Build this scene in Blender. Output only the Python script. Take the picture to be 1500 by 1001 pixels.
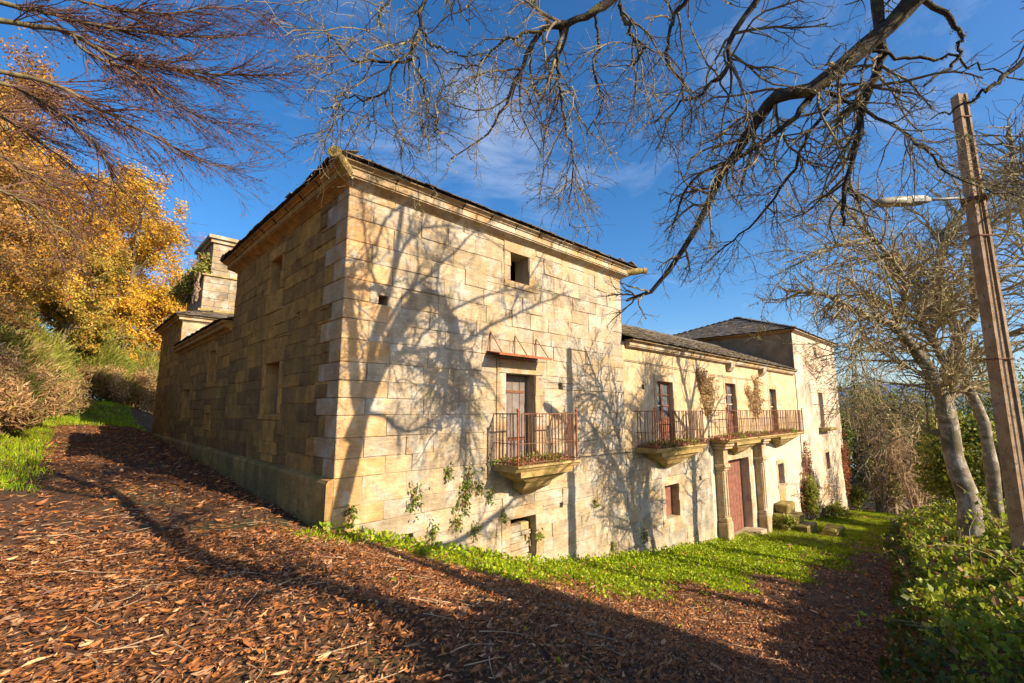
import bpy, math, random
import numpy as np
from mathutils import Vector

# ------------------------------------------------------------------ scene, camera, sky, sun
for o in list(bpy.data.objects):
    bpy.data.objects.remove(o)
SC = bpy.context.scene
COL = SC.collection
rng = np.random.default_rng(7)
random.seed(7)

cam_data = bpy.data.cameras.new("camera")
cam = bpy.data.objects.new("camera", cam_data)
COL.objects.link(cam)
cam.location = (-3.494, -8.018, 0.0)
cam.rotation_euler = (math.radians(90 + 8.366), 0, math.radians(-43.9))
cam_data.sensor_width = 36.0
cam_data.lens = 16.32
cam_data.clip_start = 0.05
cam_data.clip_end = 9000
SC.camera = cam

SUN_EL = math.radians(28.0)
TO_SUN = Vector((0.2607 * math.cos(SUN_EL), -0.9654 * math.cos(SUN_EL), math.sin(SUN_EL)))
W = bpy.data.worlds.new("World")
SC.world = W
W.use_nodes = True
wn, wl = W.node_tree.nodes, W.node_tree.links
wn.clear()
w_out = wn.new("ShaderNodeOutputWorld")
w_bg = wn.new("ShaderNodeBackground")
w_sky = wn.new("ShaderNodeTexSky")
w_sky.sky_type = 'NISHITA'
w_sky.sun_disc = False
w_sky.sun_elevation = SUN_EL
w_sky.sun_rotation = math.atan2(0.2607, -0.9654)
w_sky.air_density = 1.0
w_sky.dust_density = 2.2
w_sky.ozone_density = 4.0
w_sky.altitude = 600
w_tc = wn.new("ShaderNodeTexCoord")
w_map = wn.new("ShaderNodeMapping")
w_map.inputs['Scale'].default_value = (1.0, 1.6, 3.2)
w_map.inputs['Rotation'].default_value = (0.2, 0.35, 0.5)
w_noise = wn.new("ShaderNodeTexNoise")
w_noise.inputs['Scale'].default_value = 2.1
w_noise.inputs['Detail'].default_value = 9
w_noise.inputs['Roughness'].default_value = 0.6
w_noise.inputs['Distortion'].default_value = 0.6
w_ramp = wn.new("ShaderNodeValToRGB")
w_ramp.color_ramp.elements[0].position = 0.52
w_ramp.color_ramp.elements[0].color = (0, 0, 0, 1)
w_ramp.color_ramp.elements[1].position = 0.92
w_ramp.color_ramp.elements[1].color = (0.42, 0.42, 0.42, 1)
w_mix = wn.new("ShaderNodeMixRGB")
w_mix.inputs[2].default_value = (6.5, 6.9, 7.6, 1)
w_hsv = wn.new("ShaderNodeHueSaturation")
w_hsv.inputs['Saturation'].default_value = 1.25
wl.new(w_tc.outputs['Generated'], w_map.inputs['Vector'])
wl.new(w_map.outputs['Vector'], w_noise.inputs['Vector'])
wl.new(w_noise.outputs['Fac'], w_ramp.inputs['Fac'])
wl.new(w_ramp.outputs['Color'], w_mix.inputs['Fac'])
wl.new(w_sky.outputs['Color'], w_hsv.inputs['Color'])
wl.new(w_hsv.outputs['Color'], w_mix.inputs[1])
wl.new(w_mix.outputs['Color'], w_bg.inputs['Color'])
w_bg.inputs['Strength'].default_value = 0.105
wl.new(w_bg.outputs['Background'], w_out.inputs['Surface'])

sun_data = bpy.data.lights.new("sun", 'SUN')
sun_data.energy = 5.0
sun_data.angle = math.radians(0.36)
sun_data.color = (1.0, 0.83, 0.60)
sun = bpy.data.objects.new("sun", sun_data)
COL.objects.link(sun)
sun.rotation_euler = (-TO_SUN).to_track_quat('-Z', 'Y').to_euler()
sun.location = TO_SUN * 60

SC.view_settings.view_transform = 'Standard'
SC.view_settings.look = 'None'
SC.view_settings.gamma = 1.0
SC.view_settings.exposure = 1.0
SC.render.engine = 'CYCLES'
SC.cycles.max_bounces = 6

# ------------------------------------------------------------------ helpers
BASE = {}


def tag(o, label=None, cat=None, group=None, kind=None):
    if label: o['label'] = label
    if cat: o['category'] = cat
    if group: o['group'] = group
    if kind: o['kind'] = kind
    return o


def thing(name, loc, label, cat, group=None):
    o = bpy.data.objects.new(name, None)
    o.location = loc
    o.empty_display_size = 0.2
    COL.objects.link(o)
    BASE[o] = np.array(loc, float)
    return tag(o, label, cat, group)


def mesh_np(name, V, faces, tint=None, smooth=False):
    """faces: list of int arrays (n,3) or (n,4); tint (len(V),3)"""
    V = np.asarray(V, np.float32)
    me = bpy.data.meshes.new(name)
    faces = [np.asarray(f, np.int32) for f in faces if len(f)]
    me.vertices.add(len(V))
    me.vertices.foreach_set('co', V.ravel())
    loops = np.concatenate([f.ravel() for f in faces])
    sizes = np.concatenate([np.full(len(f), f.shape[1], np.int32) for f in faces])
    starts = np.concatenate([[0], np.cumsum(sizes)[:-1]]).astype(np.int32)
    me.loops.add(len(loops))
    me.loops.foreach_set('vertex_index', loops)
    me.polygons.add(len(sizes))
    me.polygons.foreach_set('loop_start', starts)
    me.polygons.foreach_set('loop_total', sizes)
    me.polygons.foreach_set('use_smooth', np.full(len(sizes), smooth, bool))
    if tint is not None:
        at = me.attributes.new('tint', 'FLOAT_COLOR', 'POINT')
        c = np.ones((len(V), 4), np.float32)
        c[:, :3] = tint
        at.data.foreach_set('color', c.ravel())
    me.update(calc_edges=True)
    return me


def link(name, me, mat, parent=None):
    o = bpy.data.objects.new(name, me)
    me.materials.append(mat)
    COL.objects.link(o)
    if parent is not None:
        o.parent = parent
        BASE[o] = BASE[parent]
    else:
        BASE[o] = np.zeros(3)
    return o


def put(name, V, faces, mat, parent=None, tint=None, smooth=False, **kw):
    V = np.asarray(V, float)
    if parent is not None:
        V = V - BASE[parent]
    o = link(name, mesh_np(name, V, faces, tint, smooth), mat, parent)
    return tag(o, **kw)


class MB:
    def __init__(s):
        s.v, s.q, s.t, s.c = [], [], [], []
        s.tint = (1, 1, 1)

    def add(s, pts, quads=(), tris=()):
        b = len(s.v)
        s.v += [tuple(p) for p in pts]
        s.c += [s.tint] * len(pts)
        s.q += [tuple(b + i for i in f) for f in quads]
        s.t += [tuple(b + i for i in f) for f in tris]

    def hexa(s, p):
        s.add(p, [(0, 3, 2, 1), (4, 5, 6, 7), (0, 1, 5, 4), (1, 2, 6, 5), (2, 3, 7, 6), (3, 0, 4, 7)])

    def box(s, x0, x1, y0, y1, z0, z1, j=0.0):
        p = np.array([(x0, y0, z0), (x1, y0, z0), (x1, y1, z0), (x0, y1, z0), (x0, y0, z1), (x1, y0, z1), (x1, y1, z1), (x0, y1, z1)], float)
        if j: p += rng.uniform(-j, j, p.shape)
        s.hexa(p)

    def chbox(s, x0, x1, y0, y1, z0, z1, c=0.012, j=0.0):
        """box with chamfered edges (24 verts)"""
        lo = np.array((x0, y0, z0)); hi = np.array((x1, y1, z1))
        jit = rng.uniform(-j, j, (8, 3)) if j else np.zeros((8, 3))
        P = []
        idx = {}
        n = 0
        for ci in range(8):
            sg = np.array([ci & 1, (ci >> 1) & 1, (ci >> 2) & 1])
            cor = np.where(sg, hi, lo) + jit[ci]
            for ax in range(3):
                off = np.where(sg, -c, c).astype(float); off[ax] = 0
                P.append(cor + off); idx[(ci, ax)] = n; n += 1
        Q, T = [], []
        for ax in range(3):
            a, b = (ax + 1) % 3, (ax + 2) % 3
            for side in (0, 1):
                cs = [(side << ax) | (x << a) | (y << b) for x, y in ((0, 0), (1, 0), (1, 1), (0, 1))]
                f = [idx[(k, ax)] for k in cs]
                Q.append(f if side else f[::-1])
        for ax in range(3):
            a, b = (ax + 1) % 3, (ax + 2) % 3
            for x in (0, 1):
                for y in (0, 1):
                    c0 = (x << a) | (y << b); c1 = c0 | (1 << ax)
                    f = [idx[(c0, a)], idx[(c1, a)], idx[(c1, b)], idx[(c0, b)]]
                    Q.append(f if (x == y) else f[::-1])
        for ci in range(8):
            par = bin(ci).count('1') % 2
            f = [idx[(ci, 0)], idx[(ci, 1)], idx[(ci, 2)]]
            T.append(f if par else f[::-1])
        s.add(P, Q, T)

    def tube(s, pts, r, n=8, cap=True):
        pts = [np.array(p, float) for p in pts]
        rr = r if hasattr(r, '__len__') else [r] * len(pts)
        ring = []
        for i, p in enumerate(pts):
            d = pts[min(i + 1, len(pts) - 1)] - pts[max(i - 1, 0)]
            d /= np.linalg.norm(d) + 1e-9
            h = np.array((0, 0, 1.)) if abs(d[2]) < 0.9 else np.array((1., 0, 0))
            a = np.cross(d, h); a /= np.linalg.norm(a); b = np.cross(d, a)
            ring += [p + rr[i] * (a * math.cos(t) + b * math.sin(t)) for t in np.linspace(0, 2 * math.pi, n, endpoint=False)]
        Q = []
        for i in range(len(pts) - 1):
            for k in range(n):
                k2 = (k + 1) % n
                Q.append((i * n + k, i * n + k2, (i + 1) * n + k2, (i + 1) * n + k))
        T = []
        if cap:
            ring += [pts[0], pts[-1]]
            c0, c1 = len(ring) - 2, len(ring) - 1
            m = (len(pts) - 1) * n
            for k in range(n):
                k2 = (k + 1) % n
                T += [(c0, k2, k), (c1, m + k, m + k2)]
        s.add(ring, Q, T)

    def prism(s, prof, M0, M1):
        """prof: list of 2D points; M0/M1 map a 2D point to 3D at either end"""
        n = len(prof)
        P = [M0(*p) for p in prof] + [M1(*p) for p in prof]
        Q = [(i, (i + 1) % n, n + (i + 1) % n, n + i) for i in range(n)]
        c0 = np.mean(P[:n], axis=0); c1 = np.mean(P[n:], axis=0)
        P += [c0, c1]
        T = [(2 * n, (i + 1) % n, i) for i in range(n)] + [(2 * n + 1, n + i, n + (i + 1) % n) for i in range(n)]
        s.add(P, Q, T)

    def build(s, name, mat, parent=None, smooth=False, **kw):
        fs = []
        if s.q: fs.append(np.array(s.q))
        if s.t: fs.append(np.array(s.t))
        return put(name, np.array(s.v), fs, mat, parent, np.array(s.c), smooth, **kw)


# ------------------------------------------------------------------ materials
def mat(name, col=(0.5, 0.5, 0.5), rough=0.85, tint=False, var=0.35, scale=3.0, lam=0.0, streak=0.0, bump=0.3,
        fine=40.0, spots=None, trans=0.0, patches=None, spec=0.3, metal=0.0, tcol=(1, 1, 1), bdist=0.02):
    m = bpy.data.materials.new(name)
    m.use_nodes = True
    N, K = m.node_tree.nodes, m.node_tree.links
    b = N['Principled BSDF']
    out = N['Material Output']
    b.inputs['Roughness'].default_value = rough
    b.inputs['Specular IOR Level'].default_value = spec
    b.inputs['Metallic'].default_value = metal
    geo = N.new('ShaderNodeNewGeometry')

    def noise(sc, det=5, mapping=None, rgh=0.6):
        n = N.new('ShaderNodeTexNoise')
        n.inputs['Scale'].default_value = sc
        n.inputs['Detail'].default_value = det
        n.inputs['Roughness'].default_value = rgh
        if mapping:
            mp = N.new('ShaderNodeMapping')
            mp.inputs['Scale'].default_value = mapping
            K.new(geo.outputs['Position'], mp.inputs['Vector'])
            K.new(mp.outputs['Vector'], n.inputs['Vector'])
        else:
            K.new(geo.outputs['Position'], n.inputs['Vector'])
        return n.outputs['Fac']

    def rng_map(sock, a, bb, lo, hi):
        r = N.new('ShaderNodeMapRange')
        r.inputs[1].default_value = a; r.inputs[2].default_value = bb
        r.inputs[3].default_value = lo; r.inputs[4].default_value = hi
        K.new(sock, r.inputs[0])
        return r.outputs[0]

    def mixc(fac, a, c, mode='MIX'):
        x = N.new('ShaderNodeMixRGB'); x.blend_type = mode
        if isinstance(fac, (int, float)): x.inputs[0].default_value = fac
        else: K.new(fac, x.inputs[0])
        for i, y in ((1, a), (2, c)):
            if isinstance(y, tuple): x.inputs[i].default_value = (*y, 1)
            else: K.new(y, x.inputs[i])
        return x.outputs[0]

    if tint:
        at = N.new('ShaderNodeAttribute'); at.attribute_name = 'tint'
        c = at.outputs['Color']
        if col != (0.5, 0.5, 0.5): c = mixc(1.0, c, col, 'MULTIPLY')
    else:
        rgb = N.new('ShaderNodeRGB'); rgb.outputs[0].default_value = (*col, 1)
        c = rgb.outputs[0]
    hs = []
    if var:
        f = noise(scale)
        v = rng_map(f, 0.3, 0.7, 1 - var, 1 + var)
        cc = N.new('ShaderNodeCombineXYZ')
        for i in range(3): K.new(v, cc.inputs[i])
        c = mixc(1.0, c, cc.outputs[0], 'MULTIPLY')
        hs.append((f, 0.3))
    if patches:
        for pc, psc, lo, hi, amt in patches:
            c = mixc(rng_map(noise(psc, 6), lo, hi, 0, amt), c, pc)
    if lam:
        f = noise(1.0, 5, (5.0, 5.0, 19.0), 0.6)
        v = rng_map(f, 0.35, 0.65, 1 - lam, 1 + lam * 0.7)
        cc = N.new('ShaderNodeCombineXYZ')
        for i in range(3): K.new(v, cc.inputs[i])
        c = mixc(1.0, c, cc.outputs[0], 'MULTIPLY')
        hs.append((f, 0.35))
    if streak:
        f = noise(1.0, 5, (3.5, 3.5, 0.45), 0.6)
        v = rng_map(f, 0.52, 0.75, 0, streak)
        c = mixc(v, c, (0.09, 0.08, 0.06))
    if spots:
        sc, lo, hi, scol = spots
        c = mixc(rng_map(noise(sc, 3), lo, hi, 0, 0.8), c, scol)
    K.new(c, b.inputs['Base Color'])
    if bump:
        f = noise(fine, 6)
        acc = f
        for h, wgt in hs:
            mm = N.new('ShaderNodeMath'); mm.operation = 'MULTIPLY_ADD'
            K.new(h, mm.inputs[0]); mm.inputs[1].default_value = wgt * 2
            K.new(acc, mm.inputs[2]); acc = mm.outputs[0]
        bp = N.new('ShaderNodeBump')
        bp.inputs['Strength'].default_value = bump
        bp.inputs['Distance'].default_value = bdist
        K.new(acc, bp.inputs['Height'])
        K.new(bp.outputs['Normal'], b.inputs['Normal'])
    if trans:
        t = N.new('ShaderNodeBsdfTranslucent')
        K.new(mixc(1.0, c, tcol, 'MULTIPLY'), t.inputs['Color'])
        mx = N.new('ShaderNodeMixShader'); mx.inputs[0].default_value = trans
        K.new(b.outputs[0], mx.inputs[1]); K.new(t.outputs[0], mx.inputs[2])
        K.new(mx.outputs[0], out.inputs['Surface'])
    return m


M = dict(
    stone=mat('ashlar_stone', (0.80, 0.71, 0.62), tint=True, var=0.34, scale=2.6, lam=0.15, streak=0.45, bump=0.7, fine=16, bdist=0.03,
              spots=(6.0, 0.60, 0.72, (0.42, 0.22, 0.07)), patches=[((0.42, 0.31, 0.17), 0.9, 0.48, 0.66, 0.55), ((0.50, 0.46, 0.39), 2.1, 0.48, 0.62, 0.75), ((0.22, 0.19, 0.13), 4.2, 0.53, 0.68, 0.65), ((0.40, 0.34, 0.10), 1.7, 0.60, 0.72, 0.45)]),
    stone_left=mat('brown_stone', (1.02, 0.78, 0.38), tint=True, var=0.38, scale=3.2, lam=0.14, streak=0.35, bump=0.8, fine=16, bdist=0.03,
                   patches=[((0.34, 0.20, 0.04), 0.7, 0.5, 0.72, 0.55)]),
    quoin=mat('quoin_stone', (0.90, 0.76, 0.60), tint=True, var=0.28, scale=3.0, lam=0.10, streak=0.3, bump=0.7, fine=16, bdist=0.03, patches=[((0.46, 0.36, 0.23), 1.7, 0.48, 0.66, 0.6), ((0.48, 0.44, 0.36), 3.1, 0.52, 0.66, 0.6)]),
    mossy=mat('mossy_stone', (1.0, 0.85, 0.6), tint=True, var=0.3, scale=3, lam=0.15, streak=0.5, bump=0.6, fine=30,
              patches=[((0.17, 0.14, 0.03), 2.2, 0.45, 0.65, 0.75)]),
    mortar=mat('mortar', (0.36, 0.29, 0.18), var=0.3, scale=5, bump=0.5),
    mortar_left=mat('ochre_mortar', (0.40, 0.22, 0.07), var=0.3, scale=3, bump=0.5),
    plaster=mat('ochre_plaster', (0.50, 0.36, 0.20), var=0.30, scale=1.7, streak=0.35, bump=0.4, fine=22,
                spots=(5.5, 0.62, 0.72, (0.34, 0.22, 0.10)), patches=[((0.62, 0.52, 0.38), 1.1, 0.5, 0.65, 0.7), ((0.26, 0.21, 0.13), 2.4, 0.53, 0.68, 0.75)]),
    plaster_grey=mat('grey_plaster', (0.46, 0.42, 0.34), var=0.25, scale=1.4, streak=0.45, bump=0.4, fine=22,
                     patches=[((0.62, 0.52, 0.34), 1.5, 0.5, 0.66, 0.8), ((0.22, 0.20, 0.17), 2.6, 0.56, 0.7, 0.6)]),
    limewash=mat('white_limewash', (0.54, 0.44, 0.33), var=0.25, scale=1.5, streak=0.4, bump=0.4, fine=20,
                 spots=(3.2, 0.60, 0.70, (0.42, 0.30, 0.18)), patches=[((0.20, 0.16, 0.12), 0.45, 0.50, 0.63, 0.8), ((0.40, 0.27, 0.15), 1.3, 0.5, 0.66, 0.7)]),
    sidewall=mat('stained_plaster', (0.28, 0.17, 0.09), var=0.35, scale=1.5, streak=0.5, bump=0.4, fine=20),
    slate=mat('slate', tint=True, var=0.4, scale=4, bump=0.5, fine=50, rough=0.7, patches=[((0.13, 0.11, 0.04), 1.6, 0.5, 0.66, 0.7)]),
    deck=mat('roof_deck', (0.09, 0.06, 0.04), var=0.2, bump=0.2),
    red_wood=mat('red_painted_wood', (0.21, 0.085, 0.055), var=0.35, scale=6, streak=0.3, bump=0.4, fine=60, rough=0.75),
    grey_wood=mat('grey_weathered_wood', (0.19, 0.155, 0.14), var=0.3, scale=5, streak=0.4, bump=0.5, fine=60),
    rust=mat('rusty_iron', (0.17, 0.075, 0.04), var=0.45, scale=20, bump=0.4, fine=120, rough=0.8),
    rust_red=mat('rusted_sheet', (0.30, 0.09, 0.04), var=0.3, scale=9, bump=0.3, fine=80, rough=0.7),
    glass=mat('dusty_glass', (0.10, 0.11, 0.12), var=0.5, scale=3, rough=0.18, bump=0.0, spec=0.6),
    soil=mat('soil', (0.085, 0.045, 0.024), var=0.4, scale=2, bump=0.7, fine=25,
             patches=[((0.05, 0.06, 0.018), 0.5, 0.5, 0.65, 0.7)]),
    litter=mat('fallen_leaf', tint=True, var=0.2, scale=30, bump=0.0, rough=0.6, trans=0.12, spec=0.35),
    leaf=mat('green_leaf', tint=True, var=0.2, scale=6, bump=0.0, rough=0.5, trans=0.35, tcol=(1.0, 1.0, 0.6)),
    autumn=mat('autumn_leaf', tint=True, var=0.45, scale=0.6, bump=0.0, rough=0.55, trans=0.4),
    grass=mat('grass_blade', tint=True, var=0.42, scale=1.6, bump=0.0, rough=0.5, trans=0.35, tcol=(1.0, 1.0, 0.5)),
    bark_dark=mat('dark_mossy_bark', (0.050, 0.038, 0.030), var=0.5, scale=12, bump=0.9, fine=40,
                  patches=[((0.17, 0.145, 0.045), 5.0, 0.53, 0.64, 0.75), ((0.26, 0.22, 0.18), 4.0, 0.62, 0.7, 0.6)]),
    bark_pale=mat('lichen_bark', (0.22, 0.18, 0.13), var=0.5, scale=9, bump=0.9, fine=40,
                  patches=[((0.40, 0.36, 0.29), 6.0, 0.50, 0.58, 0.8), ((0.09, 0.08, 0.03), 2.2, 0.48, 0.62, 0.8)]),
    twig=mat('brown_twig', (0.13, 0.095, 0.065), var=0.4, scale=5, bump=0.0, patches=[((0.32, 0.27, 0.13), 2.4, 0.44, 0.58, 0.75)]),
    twig_pale=mat('pale_twig', (0.30, 0.23, 0.13), var=0.4, scale=5, bump=0.0, patches=[((0.42, 0.38, 0.18), 2.0, 0.5, 0.65, 0.7)]),
    twig_red=mat('reddish_twig', (0.13, 0.07, 0.05), var=0.4, scale=5, bump=0.0),
    bark_brown=mat('olive_brown_bark', (0.12, 0.09, 0.05), var=0.5, scale=9, bump=0.8, fine=40, patches=[((0.22, 0.19, 0.07), 4.0, 0.5, 0.62, 0.7)]),
    dry_twig=mat('dry_twig', (0.36, 0.25, 0.15), var=0.35, scale=4, bump=0.0),
    lichen=mat('lichen_tuft', tint=True, var=0.3, scale=8, bump=0.0, rough=0.9, trans=0.2),
    concrete=mat('weathered_concrete', (0.33, 0.22, 0.13), var=0.35, scale=7, streak=0.3, bump=0.7, fine=60, spots=(14, 0.56, 0.66, (0.14, 0.10, 0.06)), patches=[((0.42, 0.35, 0.26), 2.5, 0.5, 0.65, 0.7)]),
    lamp_metal=mat('lamp_metal', (0.22, 0.21, 0.2), var=0.15, rough=0.5, bump=0.1),
    lamp_cover=mat('lamp_cover', (0.30, 0.28, 0.22), var=0.12, rough=0.3, bump=0.0),
    hill=mat('haze_blue_hill', (0.10, 0.15, 0.24), var=0.25, scale=0.006, bump=0.0),  # blue of distance haze painted into the base colour
    far_roof=mat('far_slate_roof', (0.16, 0.19, 0.24), var=0.2, scale=1, bump=0.2),
)


# ------------------------------------------------------------------ terrain
GU = np.array([-400, -60, -14, -4, -1, 0, 1, 2.33, 3.9, 5.37, 7.2, 9.32, 12, 15, 17.8, 26, 36.7, 60, 110, 400, 1500])
GZ = np.array([-1.0, -1.1, -1.45, -1.6, -1.85, -2.08, -2.4, -2.87, -3.34, -3.73, -4.07, -4.34, -4.7, -5.03, -5.2, -5.95, -6.95, -10, -18, -50, -90])


def sstep(a, b, x):
    t = np.clip((x - a) / (b - a), 0, 1)
    return t * t * (3 - 2 * t)


def vbank(u):
    return np.interp(u, [-2, 0, 2, 5, 8, 16, 22, 30, 45], [-9.5, -8.8, -7.7, -7.0, -6.8, -5.65, -4.65, -4.3, -3.7])


def upper(u):
    return -1.7 - 0.10 * np.clip(u, 0, 14) - 0.13 * np.clip(u - 14, 0, 60)


def ground(u, v):
    u = np.asarray(u, float); v = np.asarray(v, float)
    z = np.interp(u, GU, GZ)
    z = z + 0.04 * np.clip(v, 0, 24) * sstep(6, 0, u) + 0.02 * np.clip(v - 24, 0, 60) * sstep(10, -5, u)
    bank = sstep(-3.9, -6.5, u) * 0.9 + sstep(-6, -16, u) * 2.6 + sstep(-16, -60, u) * 5
    z = z + bank * sstep(-3, 3, v)
    end = sstep(27, 34, v) * sstep(9, 1, u) * 1.2
    z = z + end
    up = np.maximum(z, upper(u))
    t = sstep(0.1, 1.6, vbank(u) - v) * sstep(55, 35, u) * sstep(-60, -40, v)
    z = z * (1 - t) + up * t
    z = z + 0.03 * np.sin(u * 1.7 + v * 0.6) * np.sin(v * 1.3 - u * 0.4) + 0.015 * np.sin(u * 5.1) * np.sin(v * 4.3)
    return z


def axis(lo, hi, st, far):
    a = list(np.arange(lo, hi, st)); x = hi; d = st
    R_ = []
    while x < far:
        R_.append(x); d *= 1.25; x += d
    L_ = []; x = lo; d = st
    while x > -far:
        d *= 1.25; x -= d; L_.append(x)
    return np.array(L_[::-1] + a + R_ + [far])


gu = axis(-14, 46, 0.3, 4500); gv = axis(-14, 34, 0.3, 4500)
UU, VV = np.meshgrid(gu, gv, indexing='ij')
ZZ = ground(UU, VV)
n0, n1 = UU.shape
ii, jj = np.meshgrid(np.arange(n0 - 1), np.arange(n1 - 1), indexing='ij')
k = (ii * n1 + jj).ravel()
put('ground', np.stack([UU.ravel(), VV.ravel(), ZZ.ravel()], 1), [np.stack([k, k + n1, k + n1 + 1, k + 1], 1)], M['soil'], smooth=True, kind='structure')

# hills across the valley
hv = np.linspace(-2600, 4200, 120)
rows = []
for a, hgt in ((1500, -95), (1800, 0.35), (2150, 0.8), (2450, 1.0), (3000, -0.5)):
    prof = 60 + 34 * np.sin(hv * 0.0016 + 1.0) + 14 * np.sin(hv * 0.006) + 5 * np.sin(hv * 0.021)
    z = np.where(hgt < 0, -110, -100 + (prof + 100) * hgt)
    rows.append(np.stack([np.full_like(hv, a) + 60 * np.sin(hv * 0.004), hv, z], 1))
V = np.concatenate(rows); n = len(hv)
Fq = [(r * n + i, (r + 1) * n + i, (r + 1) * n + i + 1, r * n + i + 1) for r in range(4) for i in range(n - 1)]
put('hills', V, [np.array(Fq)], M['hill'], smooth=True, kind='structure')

# ------------------------------------------------------------------ manor house
CAM = np.array(cam.location)
house = thing('manor_house', (4.5, 4.0, -2.0), 'long old sandstone manor house with a tall corner tower, balconies and slate roofs', 'house')


def FRONT(s, z, d): return (s, -d, z)
def SIDE(s, z, d): return (-d, s, z)


def panel(name, mp, s0, s1, z0, z1, holes, d, mtl, depth=0.5, label=None):
    """wall face with real openings and reveals"""
    xs = sorted({s0, s1, *[min(max(h[i], s0), s1) for h in holes for i in (0, 1)]})
    zs = sorted({z0, z1, *[min(max(h[i], z0), z1) for h in holes for i in (2, 3)]})
    mb = MB()
    for a, b in zip(xs, xs[1:]):
        for c, e in zip(zs, zs[1:]):
            m, n = (a + b) / 2, (c + e) / 2
            if any(h[0] < m < h[1] and h[2] < n < h[3] for h in holes): continue
            mb.add([mp(a, c, d), mp(b, c, d), mp(b, e, d), mp(a, e, d)], [(0, 1, 2, 3)])
    for a, b, c, e in [h[:4] for h in holes]:
        if a >= s1 or b <= s0 or c >= z1 or e <= z0: continue
        P = [(a, c), (b, c), (b, e), (a, e)]
        for i in range(4):
            p, q = P[i], P[(i + 1) % 4]
            mb.add([mp(*p, d), mp(*q, d), mp(*q, d - depth), mp(*p, d - depth)], [(0, 1, 2, 3)])
        if len(holes) and min(b - a, e - c) < 0.35:      # small putlog holes are blind
            mb.add([mp(*p, d - depth) for p in P], [(0, 1, 2, 3)])
    return mb.build(name, mtl, house, label=label)


STONES = []      # (parent, mp, rect, tint, material, proud)


def subtract(rect, holes):
    out = [rect]
    for h in holes:
        nxt = []
        for a, b, c, e in out:
            if h[0] >= b or h[1] <= a or h[2] >= e or h[3] <= c:
                nxt.append((a, b, c, e)); continue
            if h[2] > c: nxt.append((a, b, c, h[2]))
            if h[3] < e: nxt.append((a, b, h[3], e))
            lo, hi = max(c, h[2]), min(e, h[3])
            if h[0] > a: nxt.append((a, h[0], lo, hi))
            if h[1] < b: nxt.append((h[1], b, lo, hi))
        out = nxt
    return [r for r in out if r[1] - r[0] > 0.07 and r[3] - r[2] > 0.06]


def lay(parent, mp, s0, s1, zs, holes, wmin, wmax, tints, mtl, start=None, minz=None):
    for i, (c, e) in enumerate(zip(zs, zs[1:])):
        x = s0 if start is None else start[i % len(start)]
        hgt = e - c
        while x < s1 - 0.02:
            w = random.uniform(wmin, wmax) * (0.7 + 0.6 * hgt / 0.45)
            if s1 - x - w < wmin * 0.6: w = s1 - x
            t = tints(x + w / 2, (c + e) / 2)
            for r in subtract((x, x + w, c, e), holes):
                g = float(ground(*mp((r[0] + r[1]) / 2, 0, 0)[:2]))
                if r[3] > g - 0.02:
                    STONES.append((parent, mp, r, t, mtl, random.uniform(-0.004, 0.014)))
            x += w


def surround(parent, mp, o, tint, mtl, jw=0.22, lh=0.28, sill=0.16, ext=0.14):
    """dressed stones round an opening; returns the rectangle taken from the masonry"""
    a, b, c, e = o
    jit = lambda: tuple(np.clip(np.array(tint) * random.uniform(0.88, 1.1), 0, 1))
    n = max(2, int(round((e - c) / 0.55)))
    zz = np.linspace(c, e, n + 1)
    for i in range(n):
        STONES.append((parent, mp, (a - jw, a, zz[i], zz[i + 1]), jit(), mtl, 0.018))
        STONES.append((parent, mp, (b, b + jw, zz[i], zz[i + 1]), jit(), mtl, 0.018))
    STONES.append((parent, mp, (a - jw, b + jw, e, e + lh), jit(), mtl, 0.02))
    out = [(a - jw, b + jw, c, e + lh)]
    if sill:
        STONES.append((parent, mp, (a - jw, b + jw, c - sill, c), jit(), mtl, 0.03))
        out.append((a - jw, b + jw, c - sill, c))
    return out


def courses(z0, z1, lo, hi, must=()):
    zs = [z0]
    while zs[-1] < z1 - lo:
        zs.append(zs[-1] + random.uniform(lo, hi))
    zs = [z for z in zs if all(abs(z - m) > 0.2 for m in must)] + list(must)
    zs = sorted([z for z in zs if z < z1 - 0.15] + [z1])
    return zs


def pick(cols, wts):
    c = np.array(cols[np.random.default_rng(random.randrange(1 << 30)).choice(len(cols), p=np.array(wts) / sum(wts))])
    return tuple(np.clip(c * random.uniform(0.86, 1.14), 0.01, 0.9))


def tint_front(x, z):
    return pick([(0.48, 0.41, 0.29), (0.45, 0.40, 0.31), (0.39, 0.36, 0.30), (0.51, 0.42, 0.27), (0.54, 0.48, 0.37)], [4, 4, 1.8, 1.4, 3])


def tint_low(x, z):
    return pick([(0.42, 0.37, 0.27), (0.36, 0.34, 0.28), (0.50, 0.42, 0.28), (0.31, 0.31, 0.28)], [4, 3, 2, 2])


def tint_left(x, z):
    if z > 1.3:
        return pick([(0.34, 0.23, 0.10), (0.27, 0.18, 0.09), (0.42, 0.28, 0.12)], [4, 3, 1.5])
    return pick([(0.20, 0.135, 0.085), (0.25, 0.17, 0.095), (0.29, 0.20, 0.11), (0.38, 0.25, 0.12)], [3, 3, 2, 0.9])


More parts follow.
